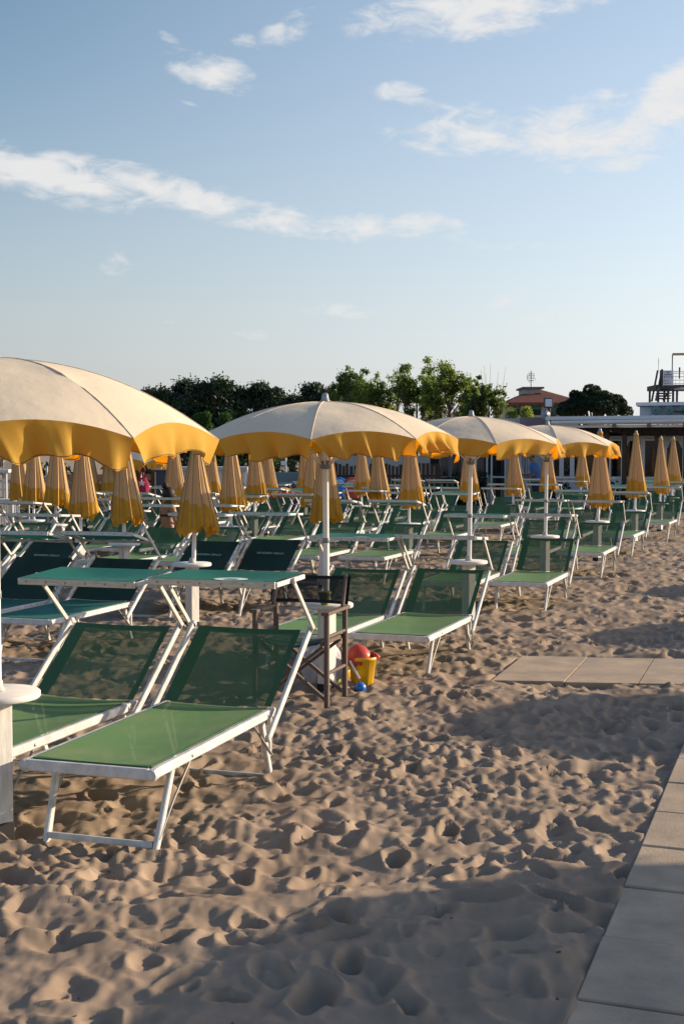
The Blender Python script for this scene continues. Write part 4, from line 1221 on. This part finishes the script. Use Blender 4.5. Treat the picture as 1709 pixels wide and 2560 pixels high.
def build_lamp():
    z = 40.0; k = z / 2982; b0 = at_z(1255, 1100, z); b0.z = 0
    H = lambda py: at_z(1255, py, z).z
    r = empty('floodlight', b0, 0, 'square floodlight and round loudspeaker on a post before the red roofed house', 'lamp')
    b = MB(); b.tube([(.04, 0, -.2), (.04, 0, H(935))], .035, 8); b.bar((-.12, 0, H(958)), (.06, 0, H(958)), .03, .03); b.build('post', M['tower_metal'], r)
    b = MB(); b.box((0, 0, H(924)), (.27, .14, .30), bev=.02); hd = b.build('lamp_head', M['tower_metal'], r)
    b = MB(); b.box((0, -.0725, H(924)), (.20, .006, .23)); b.build('lens', M['sign_face'], hd)
    b = MB(); b.lathe([(.04, .10), (.06, .05), (.14, .0), (.145, -.015), (.13, -.01), (.05, .04), (.0001, .05)], 20, (-.09, -.06, H(951)), rot=Matrix.Rotation(R(90), 3, 'X')); b.build('loudspeaker', M['grey_cap'], r)


build_lamp()

# walls and plants between the house and the bar
def block(name, label, cat, px0, px1, py0, z, mat_, dep=.25, part='wall', py1=None):
    a, c = at_z(px0, 1100, z), at_z(px1, 1100, z); top = at_z((px0 + px1) / 2, py0, z).z; bot = -.2 if py1 is None else at_z((px0 + px1) / 2, py1, z).z
    o = MB(); wall_plane(o, 0, c.x - a.x, bot, top, 0, dep); o = o.build(name, mat_); o.location = (a.x, z, 0); tag(o, label, cat); return o


block('garden_wall', 'mauve rendered wall left of the bar roof', 'wall', 1193, 1262, 957, 40.5, M['mauve'])
block('garden_wall', 'whitish wall end left of the mauve wall', 'wall', 1150, 1194, 960, 40.8, M['grey_render'])
for (px, pt, w, lab) in ((1172, 938, 26, 'small plant on the wall left of the floodlight'), (1205, 932, 30, 'small leafy plant on the mauve wall nearest the floodlight')):
    b = at_z(px, 1100, 41.5); t = at_z(px, pt, 41.5).z
    rt = empty('shrub', (b.x, 41.5, 0), 0, lab, 'plant', 'plants on the garden wall')
    q = MB()
    q.tube([(0, 0, 0), (.03, 0, t * .5), (random.uniform(-.1, .1), 0, t * .9)], [.03, .02, .006], 5)
    q.build('stem', M['bark'], rt)
    leaves_mesh('foliage', blob_pts((0, 0, t - .22), (w * 41.5 / 2982 * .55, .25, .26), 420, .1), .05, M['poplar'], rt)

# ---------------------------------------------------------------- veranda, curtains
def build_veranda():
    z = 39.5; k = z / 2982
    base = at_z(1030, 1100, z); base.z = 0
    H = lambda py: at_z(1100, py, z).z
    X = lambda px: (px - 1030) * k
    r = empty('glazed_veranda', base, 0, 'low glazed veranda with white frames and a flat roof behind the middle umbrellas', 'building')
    b = MB(); wall_plane(b, X(1000), X(1262), H(1003), H(990), -.3, 3); b.build('roof', M['white_paint'], r)
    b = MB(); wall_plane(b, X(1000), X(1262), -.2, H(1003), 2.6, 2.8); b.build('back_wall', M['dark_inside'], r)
    for i, (p0, p1, glass) in enumerate(((1006, 1032, 1), (1032, 1060, 1), (1060, 1088, 1), (1088, 1118, 1), (1124, 1160, 1), (1160, 1200, 1), (1205, 1262, 0))):
        if glass:
            f = MB()
            for x in (X(p0) + .03, X(p1) - .03): f.box((x, 0, (H(1003) - .2) / 2), (.05, .05, H(1003) + .2))
            f.box(((X(p0) + X(p1)) / 2, 0, H(1094)), (X(p1) - X(p0) - .11, .045, .05))
            d = f.build('window', M['white_paint'] if i in (3, 4) else M['grey_band'], r)
            g = MB(); g.box(((X(p0) + X(p1)) / 2, .01, H(1003) / 2 + .3), (X(p1) - X(p0) - .11, .012, H(1003) - .75)); g.build('pane', M['glazing'], d)
        else:
            g = MB(); wall_plane(g, X(p0), X(p1), -.2, H(1003), 0, .15); g.build('wall', M['blue_white'], r)
    q = MB()
    for px, c, hh in ((1015, 0, 1.2), (1045, 0, 1.0), (1075, 0, 1.4), (1140, 0, .9), (1180, 0, 1.2)): q.box((X(px), 1.9, hh / 2), (.28, .3, hh))
    q.build('furniture', M['grey_render'], r)


build_veranda()


def curtain(px0, px1, pxb0, pxb1, py0, py1, z, label, seed):
    rnd = random.Random(seed); b = MB(); ph = rnd.uniform(0, 6)
    ref = at_z((px0 + px1) / 2, 1100, z)

    def fn(a, t):
        px = (px0 + (px1 - px0) * a) * (1 - t ** 1.5) + (pxb0 + (pxb1 - pxb0) * a) * t ** 1.5; p = at_z(px, py0 + (py1 - py0) * t, z)
        return (p.x - ref.x, .07 * math.sin(a * 26 + ph) + .04 * math.sin(a * 11 + 3 * t), p.z)
    b.grid(fn, 48, 14)
    o = b.build('curtain', M['curtain']); o.location = (ref.x, z, 0)
    return tag(o, label, 'curtain', 'sheer white curtains by the bar')


curtain(1163, 1184, 1160, 1226, 1000, 1152, 36.5, 'white sheer curtain spreading wide over the sand beside a folded umbrella', 1)
curtain(1190, 1211, 1184, 1216, 1000, 1122, 37.5, 'narrow white sheer curtain gathered just left of the man in blue', 2)

# ---------------------------------------------------------------- fences and cabins further left
def slat_fence(name, label, px0, px1, py0, z, m, horizontal=False):
    a, c = at_z(px0, 1100, z), at_z(px1, 1100, z); top = at_z(px0, py0, z).z; W = c.x - a.x
    r = empty(name, (a.x, z, 0), 0, label, 'fence'); rnd = random.Random(int(px0))
    b = MB()
    if horizontal:
        n = 6; hh = top / n
        for i in range(n): b.box((W / 2, 0, hh * (i + .5)), (W, .03, hh * .74))
    else:
        x = 0
        while x < W:
            w = rnd.uniform(.075, .10); t = top + rnd.uniform(-.06, .05); b.box((x + w / 2, rnd.uniform(-.01, .01), t / 2), (w, .025, t)); x += w + rnd.uniform(.008, .035)
    b.build('slats', m, r)
    n = max(2, int(W / 1.4) + 1)
    for i in range(n):
        q = MB(); q.box((W * i / (n - 1), .04 if not horizontal else 0, top / 2), (.09, .05 if not horizontal else .12, top + .05)); q.build('post', M['fence_wood'] if horizontal is False else M['dark_wood'], r)
    if not horizontal:
        for zz in (.3, .75): 
            q = MB(); q.box((W / 2, .025, top * zz), (W, .024, .07)); q.build('rail', m, r)


slat_fence('picket_fence', 'dark brown upright plank fence behind the middle umbrella pole', 758, 1004, 1066, 37, M['fence_wood'])
slat_fence('plank_screen', 'warm wooden screen of wide horizontal planks at the left', 152, 256, 1085, 29, M['pallet_wood'], True)
slat_fence('plank_screen', 'second plank screen right of the big folded umbrella cluster', 318, 352, 1085, 30.5, M['pallet_wood'], True)
block('low_wall', 'grey blue low wall behind the red boat', 'wall', 598, 762, 1083, 36, M['pool_wall'])
block('white_house_wall', 'white wall showing above the plank fence', 'wall', 755, 1004, 1045, 44, M['grey_render'])
for (p0, p1, pt, lab) in ((590, 770, 1052, 'dark hedge above the grey blue wall'), (40, 160, 1062, 'dark hedge behind the folded umbrellas at the left'), (1028, 1118, 1082, 'dark hedge before the glazed veranda'), (1255, 1310, 1102, 'low plants at the foot of the bar doors, by the wall'), (1395, 1440, 1100, 'small bush at the foot of the bar post'), (320, 600, 1050, 'dark hedge behind the white cabins')):
    z = {590: 41, 40: 33, 1028: 37.5, 1255: 36.6, 1395: 35.6, 320: 42}[p0]
    a, c = at_z(p0, 1100, z), at_z(p1, 1100, z); t = at_z(p0, pt, z).z; W = c.x - a.x
    n = int(900 * W * max(.5, t) / 2)
    pts = NPR.rand(n, 3) * np.array([W, .5, t]); pts[:, 2] *= (1 - .18 * NPR.rand(n) * (np.sin(pts[:, 0] * 5) * .5 + .5))
    rt = empty('hedge', (a.x, z, 0), 0, lab, 'hedge', 'dark hedges around the beach')
    leaves_mesh('foliage', pts, .075, M['hedge'], rt)
    for i in range(max(2, int(W / .9))):
        q = MB(); q.tube([(.2 + i * .9, .25, -.1), (.2 + i * .9, .25, t * .8)], .03, 5); q.build('stem', M['bark'], rt)


def build_cabins():
    z = 33.0; k = z / 2982
    H = lambda py: at_z(450, py, z).z
    a = at_z(352, 1100, z)
    n = 0
    r = empty('storage_cabin', (a.x, z, 0), 0, 'dark navy cabin wall right of the pink bag', 'cabin')
    W = (402 - 352) * k
    b = MB(); wall_plane(b, 0, W - .02, -.1, H(1078), 0, 1.4); b.build('wall', M['cabin_blue'], r)
    b = MB(); wall_plane(b, -.05, W - .012, H(1078), H(1073), -.08, 1.5); b.build('roof', M['grey_render'], r)
    b = MB(); wall_plane(b, .15, .75, .0, H(1085), -.02, -.003); b.build('door', M['cabin_blue'], r)
    labs = ['white beach cabin with louvred doors next to the navy cabin', 'white beach cabin with louvred doors, second from the navy one', 'white beach cabin with louvred doors, third from the navy one', 'white beach cabin with louvred doors, fourth from the navy one', 'white beach cabin at the right end of the cabin row']
    for i in range(5):
        p0 = 403 + i * 33; aa = at_z(p0, 1100, z); W = 33 * k
        r = empty('beach_cabin', (aa.x, z, 0), 0, labs[i], 'cabin', 'white beach cabins in a row')
        b = MB(); wall_plane(b, 0.004, W - .004, -.1, H(1079), 0, 1.3); b.build('wall', M['cabin_white'], r)
        b = MB(); wall_plane(b, .002, W - .002, H(1079), H(1071), -.10, 1.4); b.build('roof', M['grey_render'], r)
        b = MB(); wall_plane(b, .05, W - .05, .02, H(1082), -.03, -.003); d = b.build('door', M['cabin_white'], r)
        for j in range(4):
            q = MB(); wall_plane(q, .09, W - .13, H(1085 + j * 4) - .012, H(1085 + j * 4) + .012, -.036, -.0301); q.build('louvre', M['grey_band'], d)
        q = MB(); q.box((W - .08, -.04, H(1110)), (.03, .02, .06)); q.build('handle', M['bolt'], d)


build_cabins()


def build_left_bits():
    z = 30.0; k = z / 2982
    a = at_z(-10, 1100, z); H = lambda py: at_z(0, py, z).z
    r = empty('garden_arbour', (a.x, z, 0), 0, 'white wooden arbour frame at the left photo edge', 'arbour')
    W = 24 * k
    for x in (0.05, W):
        b = MB(); b.bar((x, 0, -.1), (x, 0, H(1082)), .06, .06, up=(0, 1, 0)); b.build('post', M['cabin_white'], r)
    b = MB(); b.box((W / 2, 0, H(1080)), (W + .25, .5, .07)); b.build('top', M['cabin_white'], r)
    b = MB()
    for i in range(9):
        t0 = math.pi * i / 8; b.box((W / 2 + math.cos(t0) * W * .42, 0, H(1092) + math.sin(t0) * .10 - .04), (.06, .05, .05), rot=Matrix.Rotation(-t0, 3, 'Y'))
    b.build('arch', M['cabin_white'], r)
    b = MB(); b.box((W / 2, 0, H(1105)), (W, .05, .05)); b.box((W / 2, 0, H(1122)), (W, .05, .05)); b.build('rail', M['cabin_white'], r)
    # net fence
    a = at_z(8, 1100, 31); c = at_z(66, 1100, 31); W = c.x - a.x; t = at_z(0, 1060, 31).z
    r = empty('net_fence', (a.x, 31, 0), 0, 'fine grey net fence before the hedge at the left', 'fence')
    b = MB(); s = .055
    for i in range(int((W + t) / s)):
        x = i * s
        for (xa, za, xb, zb) in ((x, 0, x - t, t), (x - t, 0, x, t)):
            dx = xb - xa; lo, hi = 0.0, 1.0
            for bnd in (0.0, W):
                u = (bnd - xa) / dx
                if (bnd == 0.0) == (dx > 0): lo = max(lo, u)
                else: hi = min(hi, u)
            if hi - lo > .02: b.bar((xa + dx * lo, 0, za + (zb - za) * lo), (xa + dx * hi, 0, za + (zb - za) * hi), .006, .006, up=(0, 1, 0))
    b.build('netting', M['net'], r)
    for x in (0, W / 2, W):
        q = MB(); q.tube([(x, 0, -.1), (x, 0, t + .05)], .025, 6); q.build('post', M['antenna'], r)
    # white bench
    a = at_z(-12, 1100, 26); H = lambda py: at_z(0, py, 26).z; W = 46 * 26 / 2982
    r = empty('white_bench', (a.x, 26, 0), 0, 'white slatted bench at the left photo edge', 'bench')
    b = MB(); b.box((W / 2, 0, H(1147)), (W, .35, .05)); b.build('seat', M['cabin_white'], r)
    b = MB()
    for i in range(7): b.box((.05 + i * (W - .1) / 6, .16, H(1147) / 2 - .04), (.03, .03, H(1147) - .06))
    b.build('back_slats', M['cabin_white'], r)
    for x in (.03, W - .03):
        q = MB(); q.box((x, -.14, H(1147) / 2 - .03), (.06, .06, H(1147))); q.build('leg', M['cabin_white'], r)
    # masts
    for (px, py, z_, lab) in ((690, 1052, 36.8, 'dark thin mast before the grey blue wall, right one'), (655, 1050, 36.4, 'grey mast carrying a small white sign over the low wall'), (108, 1072, 30, 'slim grey pole between the folded umbrellas at the left'), (577, 1056, 32.4, 'white pole rising beside the last white cabin')):
        p = at_z(px, 1100, z_); t = at_z(px, py, z_).z
        r = empty('mast', (p.x, z_, 0), 0, lab, 'pole')
        q = MB(); q.tube([(0, 0, -.2), (0, 0, t)], .03, 8); q.build('pole', M['tower_metal'] if px in (690,) else M['antenna'], r)
        q = MB(); q.lathe([(.03, t), (.035, t + .02), (.0001, t + .04)], 8); q.build('cap', M['grey_cap'], r)
        if px == 655:
            q = MB(); q.box((-.05, -.04, at_z(px, 1062, z_).z), (.16, .02, .12)); q.build('sign', M['sign_face'], r)


build_left_bits()


def build_boats():
    # red boat with yellow mat on top
    z = 33; p = at_z(655, 1100, z); H = lambda py: at_z(655, py, z).z; k = z / 2982
    r = empty('rescue_boat', (p.x, z, 0), 0, 'red flat rescue boat under a yellow cover behind the loungers', 'boat')
    W = 46 * k
    b = MB()
    def hull(a, t):
        x = (a - .5) * 2 * W; w = .32 * (1 - abs(a - .5) ** 3 * 5); A = math.pi * t
        return (x, -math.cos(A) * w, H(1130) - math.sin(A) * (H(1130) - H(1145)) + .25 * abs(a - .5) ** 3)
    b.grid(hull, 20, 8); b.build('hull', M['red_plastic'], r)
    b = MB(); b.grid(lambda a, t: ((a - .5) * 2 * W * 1.05, (t - .5) * .66, H(1124) + .05 * math.sin(math.pi * t) + .02 * math.sin(a * 17)), 20, 6); b.build('cover', M['yellow'], r)
    for i in (-1, 1):
        q = MB(); q.bar((i * W * .6, 0, -.05), (i * W * .6, 0, H(1138)), .08, .3, up=(0, 1, 0)); q.build('trestle', M['dark_wood'], r)
    # pedal boats standing on end: rounded backs
    for (px, m_, m2, rr, lab) in ((755, 'sky_blue', 'blue_plastic', 16, 'light blue round backed pedal boat seat left of the other blue one'), (778, 'sky_blue', 'blue_plastic', 16, 'light blue round backed pedal boat seat beside the pink one'), (806, 'red_plastic', 'red_plastic', 17, 'pinkish red round backed pedal boat seat before the plank fence')):
        z = 34; p = at_z(px, 1100, z); k = z / 2982; top = at_z(px, 1098, z).z
        r = empty('pedal_boat', (p.x, z, 0), 0, lab, 'pedal boat', 'pedal boat seats by the fence')
        q = MB(); q.ball((0, 0, top - rr * k), rr * k * .9, 10, 0, (1, .35, 1)); q.build('seat_back', mat('pale_%s' % m_, (.22, .46, .62), .35) if m_ == 'sky_blue' else mat('pale_red', (.62, .22, .18), .35), r)
        q = MB(); n = 20
        q.tube([(math.cos(math.pi * i / n) * rr * k, .05, top - rr * k + math.sin(math.pi * i / n) * rr * k) for i in range(n + 1)], .035, 6); q.build('rim', M[m2], r)
        q = MB(); q.box((0, .15, (top - rr * k) / 2), (rr * k * 1.9, .7, max(.1, top - rr * k)), bev=.08); q.build('hull', M[m2], r)
    # dark garden chair by the cabins
    z = 31; p = at_z(600, 1100, z); k = z / 2982; H = lambda py: at_z(600, py, z).z
    r = empty('garden_chair', (p.x, z, 0), 0, 'small dark round backed chair before the last white cabin', 'chair')
    q = MB(); q.ball((0, .1, H(1102)), .13, 10, 0, (1, .25, .9)); q.build('backrest', M['dark_wood'], r)
    q = MB(); q.box((0, -.08, H(1112)), (.42, .38, .05), bev=.02); q.build('seat', M['dark_wood'], r)
    for x in (-.17, .17):
        for y in (-.22, .08):
            q = MB(); q.tube([(x, y, -.05), (x * .9, y, H(1112))], .015, 6); q.build('leg', M['pole'], r)
    # low containers before the grey wall
    b = MB()
    for (p0, p1, q0, lab) in ((700, 760, 1118, 'long dark low box before the grey blue wall'), (640, 690, 1110, 'short dark low box left of the long one by the grey wall')):
        a, c = at_z(p0, 1100, 35), at_z(p1, 1100, 35); t = at_z(p0, q0, 35).z
        r = empty('storage_box', (a.x, 35, 0), 0, lab, 'box')
        q = MB(); q.box(((c.x - a.x) / 2, 0, t / 2), (c.x - a.x, .5, t), bev=.02); q.build('body', M['cabin_blue'], r)
        q = MB(); q.box(((c.x - a.x) / 2, 0, t + .022), (c.x - a.x + .04, .54, .04), bev=.012); q.build('lid', M['cabin_blue'], r)


build_boats()

# ---------------------------------------------------------------- half open umbrella with bags
SY = 23.0
hx = (352 - 854.5) * SY / 3250
place_stand(hx, SY, R(20), 'white post with disc table under the half open umbrella with bags')
open_umbrella(hx, SY, 'half open yellow rimmed umbrella with bags hanging from it, behind the left canopy', 77, rot0=.3, Rr=.66, apex=1.86, drop=.44, val=.13)
M['pink'] = mat('pink_bag_cloth', (.48, .028, .10), .75, var=.35, vscale=9, bump=.006, bscale=14)


def bag(name, label, x, y, z0, z1, w, m, star=False):
    r = empty(name, (x, y, z0), 0, label, 'bag'); h = z1 - z0; q = MB()

    def fn(a, t):
        A = a * 2 * math.pi; g = math.sin(math.pi * (.10 + .80 * t)) ** .6 * (1.1 - .35 * t) * (1 + .06 * math.sin(5 * A + 4 * t))
        return (math.cos(A) * w * .5 * g, math.sin(A) * w * .28 * g, h * .62 * t)
    q.grid(fn, 28, 10); q.build('body', m, r)
    q = MB()
    for s in (-1, 1): q.tube([(s * w * .22, 0, h * .6), (s * w * .15, 0, h * .82), (0, .03, h)], .014, 6)
    q.build('strap', m, r)
    if star:
        q = MB(); pts = []
        for i in range(10):
            t = math.pi / 2 + i * math.pi / 5; rr = .062 if i % 2 == 0 else .026; pts.append((math.cos(t) * rr - .01, -w * .30, h * .42 + math.sin(t) * rr))
        pts2 = [(p[0], p[1] + .02, p[2]) for p in pts]
        q.add(pts + pts2, [tuple(range(10))] + [(i, (i + 1) % 10, 10 + (i + 1) % 10, 10 + i) for i in range(10)]); q.build('star', M['ring'], r)


bag('shoulder_bag', 'pink cloth bag with a white star hanging under the half open umbrella', (357 - 854.5) * 22.7 / 3250, 22.7, .89, 1.36, .25, M['pink'], True)
bag('shoulder_bag', 'black bag hanging left of the pink star bag', (334 - 854.5) * 22.8 / 3250, 22.8, 1.0, 1.36, .18, M['black'])
bag('backpack', 'black backpack lying on a lounger between two folded umbrellas at the left', (205 - 854.5) * 17.2 / 3250, 17.2, .40, .78, .30, M['black'])
bag('beach_bag', 'red bag on the sand under the loungers at the left', (171 - 854.5) * 20.5 / 3250, 20.5, .18, .52, .24, mat('red_bag_cloth', (.42, .05, .04), .75))


# ---------------------------------------------------------------- people
def figure(name, label, joints, edges, radii, m, loc, rz):
    root = empty(name, loc, rz, label, 'person')
    me = bpy.data.meshes.new('body'); me.from_pydata(joints, edges, [])
    o = bpy.data.objects.new('body', me); COL.objects.link(o)
    sk = o.modifiers.new('s', 'SKIN'); sk.use_smooth_shade = True
    for v, rr in zip(me.skin_vertices[0].data, radii): v.radius = (rr, rr * .85) if not isinstance(rr, tuple) else rr
    me.skin_vertices[0].data[0].use_root = True
    su = o.modifiers.new('u', 'SUBSURF'); su.levels = 2; su.render_levels = 2
    dg = bpy.context.evaluated_depsgraph_get(); dg.update()
    m2 = bpy.data.meshes.new_from_object(o.evaluated_get(dg)); bpy.data.objects.remove(o)
    for p in m2.polygons: p.use_smooth = True
    m2.materials.clear(); m2.materials.append(m)
    b = bpy.data.objects.new('body', m2); COL.objects.link(b); b.parent = root
    return root


M['skin'] = mat('tanned_skin', (.36, .18, .11), .5, trans=((.5, .15, .08), .06))
M['skin_dark'] = mat('deep_tanned_skin', (.20, .10, .065), .5)
M['hair'] = mat('dark_brown_hair', (.025, .014, .01), .6, bump=.004, bscale=60)
M['blue_shirt'] = mat('blue_shirt_cloth', (.05, .12, .30), .85, bump=.006, bscale=18)
M['shorts'] = mat('dark_shorts_cloth', (.02, .025, .035), .85)


def build_man():
    z = 35.5; x = (1338 - 854.5) * z / 3250
    # standing in profile towards the left, head bowed, forearms forward; local -X is forward
    J = [(0, 0, .86), (0, 0, 1.02), (-.02, 0, 1.18), (-.05, 0, 1.32), (-.085, 0, 1.40), (-.13, 0, 1.50), (-.15, 0, 1.56),
         (-.04, -.17, 1.29), (-.06, -.20, 1.04), (-.27, -.15, .98), (-.36, -.12, 1.0),
         (-.04, .17, 1.29), (-.06, .20, 1.04), (-.27, .15, 1.02), (-.36, .12, 1.05),
         (0, -.09, .82), (-.02, -.10, .46), (.02, -.10, .07), (-.14, -.10, .035),
         (0, .09, .82), (.03, .10, .46), (.06, .10, .07), (-.09, .10, .035)]
    E = [(0, 1), (1, 2), (2, 3), (3, 4), (4, 5), (5, 6), (3, 7), (7, 8), (8, 9), (9, 10), (3, 11), (11, 12), (12, 13), (13, 14), (0, 15), (15, 16), (16, 17), (17, 18), (0, 19), (19, 20), (20, 21), (21, 22)]
    Rr = [.13, .13, .14, .12, .055, .085, .075, .06, .045, .036, .03, .06, .045, .036, .03, .085, .06, .042, .035, .085, .06, .042, .035]
    r = figure('person', 'man in a blue shirt with close cropped head, standing beside the white curtain', J, E, Rr, M['skin_dark'], (x, z, -.02), 0)
    s = MB()
    prof = [(.145, .80), (.152, .95), (.158, 1.10), (.165, 1.22), (.16, 1.30), (.09, 1.375)]
    s.lathe(prof, 22, (0, 0, 0))
    s.v = [(v[0] * .82 - .05 * max(0, v[2] - 1.0) / .3, v[1] * 1.12, v[2]) for v in s.v]
    for sy in (-1, 1): s.tube([(-.04, sy * .12, 1.31), (-.045, sy * .185, 1.26), (-.055, sy * .205, 1.12)], [.075, .078, .068], 12)
    s.build('shirt', M['blue_shirt'], r)
    s = MB(); s.lathe([(.15, .84), (.15, .72)], 20, (0, 0, 0)); s.v = [(v[0] * .85, v[1] * 1.1, v[2]) for v in s.v]
    for sy in (-1, 1): s.tube([(0, sy * .09, .78), (0, sy * .10, .5)], [.10, .085], 12)
    s.build('shorts', M['shorts'], r)
    h = MB(); h.ball((-.125, 0, 1.555), .092, 10, 0, (1, .85, .95)); h.build('hair', mat('cropped_grey_hair', (.06, .045, .04), .8), r)
    f = MB(); f.ball((-.215, 0, 1.50), .018, 6); f.build('nose', M['skin_dark'], r)
    for sy in (-1, 1):
        f = MB(); f.ball((-.12, sy * .078, 1.51), .022, 6, 0, (1, .4, 1.3)); f.build('ear', M['skin_dark'], r)
        f = MB(); f.ball((-.205, sy * .032, 1.525), .008, 6); f.build('eye', M['ink'], r)
        for q in range(4):
            f = MB(); y0 = sy * (.12 - .012 * (q - 1.5)); f.tube([(-.375, y0, 1.0 + .02 * (sy > 0)), (-.41, y0 * .98, .99 + .02 * (sy > 0)), (-.425, y0 * .96, .965 + .02 * (sy > 0))], [.0085, .008, .006], 6); f.build('finger', M['skin_dark'], r)
        f = MB(); f.tube([(-.36, sy * .10, 1.02), (-.385, sy * .075, 1.03), (-.405, sy * .07, 1.02)], [.01, .009, .007], 6); f.build('thumb', M['skin_dark'], r)


def build_woman():
    z = 18.55; x = (419 - 854.5) * z / 3250
    # sitting upright on a lounger, back to the viewer, turned a little to the right; local +Y is forward
    J = [(0, 0, .10), (0, .0, .25), (.0, -.01, .40), (0, .0, .50), (0, .01, .565), (0, .02, .66), (0, .03, .71),
         (-.16, 0, .48), (-.21, .02, .27), (-.17, .16, .14), (-.15, .24, .12),
         (.16, 0, .48), (.22, .02, .27), (.20, .16, .14), (.18, .24, .12),
         (-.09, .06, .09), (-.12, .44, .12), (-.12, .80, .06), (-.12, .88, .14),
         (.09, .06, .09), (.12, .44, .16), (.12, .78, .06), (.12, .86, .14)]
    E = [(0, 1), (1, 2), (2, 3), (3, 4), (4, 5), (5, 6), (3, 7), (7, 8), (8, 9), (9, 10), (3, 11), (11, 12), (12, 13), (13, 14), (0, 15), (15, 16), (16, 17), (17, 18), (0, 19), (19, 20), (20, 21), (21, 22)]
    Rr = [.13, .105, .115, .10, .045, .08, .07, .05, .038, .03, .025, .05, .038, .03, .025, .085, .058, .04, .03, .085, .058, .04, .03]
    r = figure('person', 'woman with a hair bun sitting on a lounger, seen from behind', J, E, Rr, M['skin'], (x, z, .345), R(-55))
    h = MB(); h.ball((0, .015, .685), .094, 12, 0, (.95, 1.0, 1.05)); h.ball((0, -.04, .80), .05, 10); h.build('hair', M['hair'], r)
    h = MB(); h.tube([(math.cos(t) * .118, math.sin(t) * .10, .375) for t in [i * math.pi / 8 for i in range(17)]], .014, 6); h.build('bikini_top', M['shorts'], r)
    h = MB(); h.lathe([(.142, .05), (.145, .10), (.135, .16)], 18); h.v = [(v[0], v[1] * .85, v[2]) for v in h.v]; h.build('bikini_bottom', M['shorts'], r)
    f = MB(); f.ball((0, .11, .655), .016, 6); f.build('nose', M['skin'], r)


build_man(); build_woman()
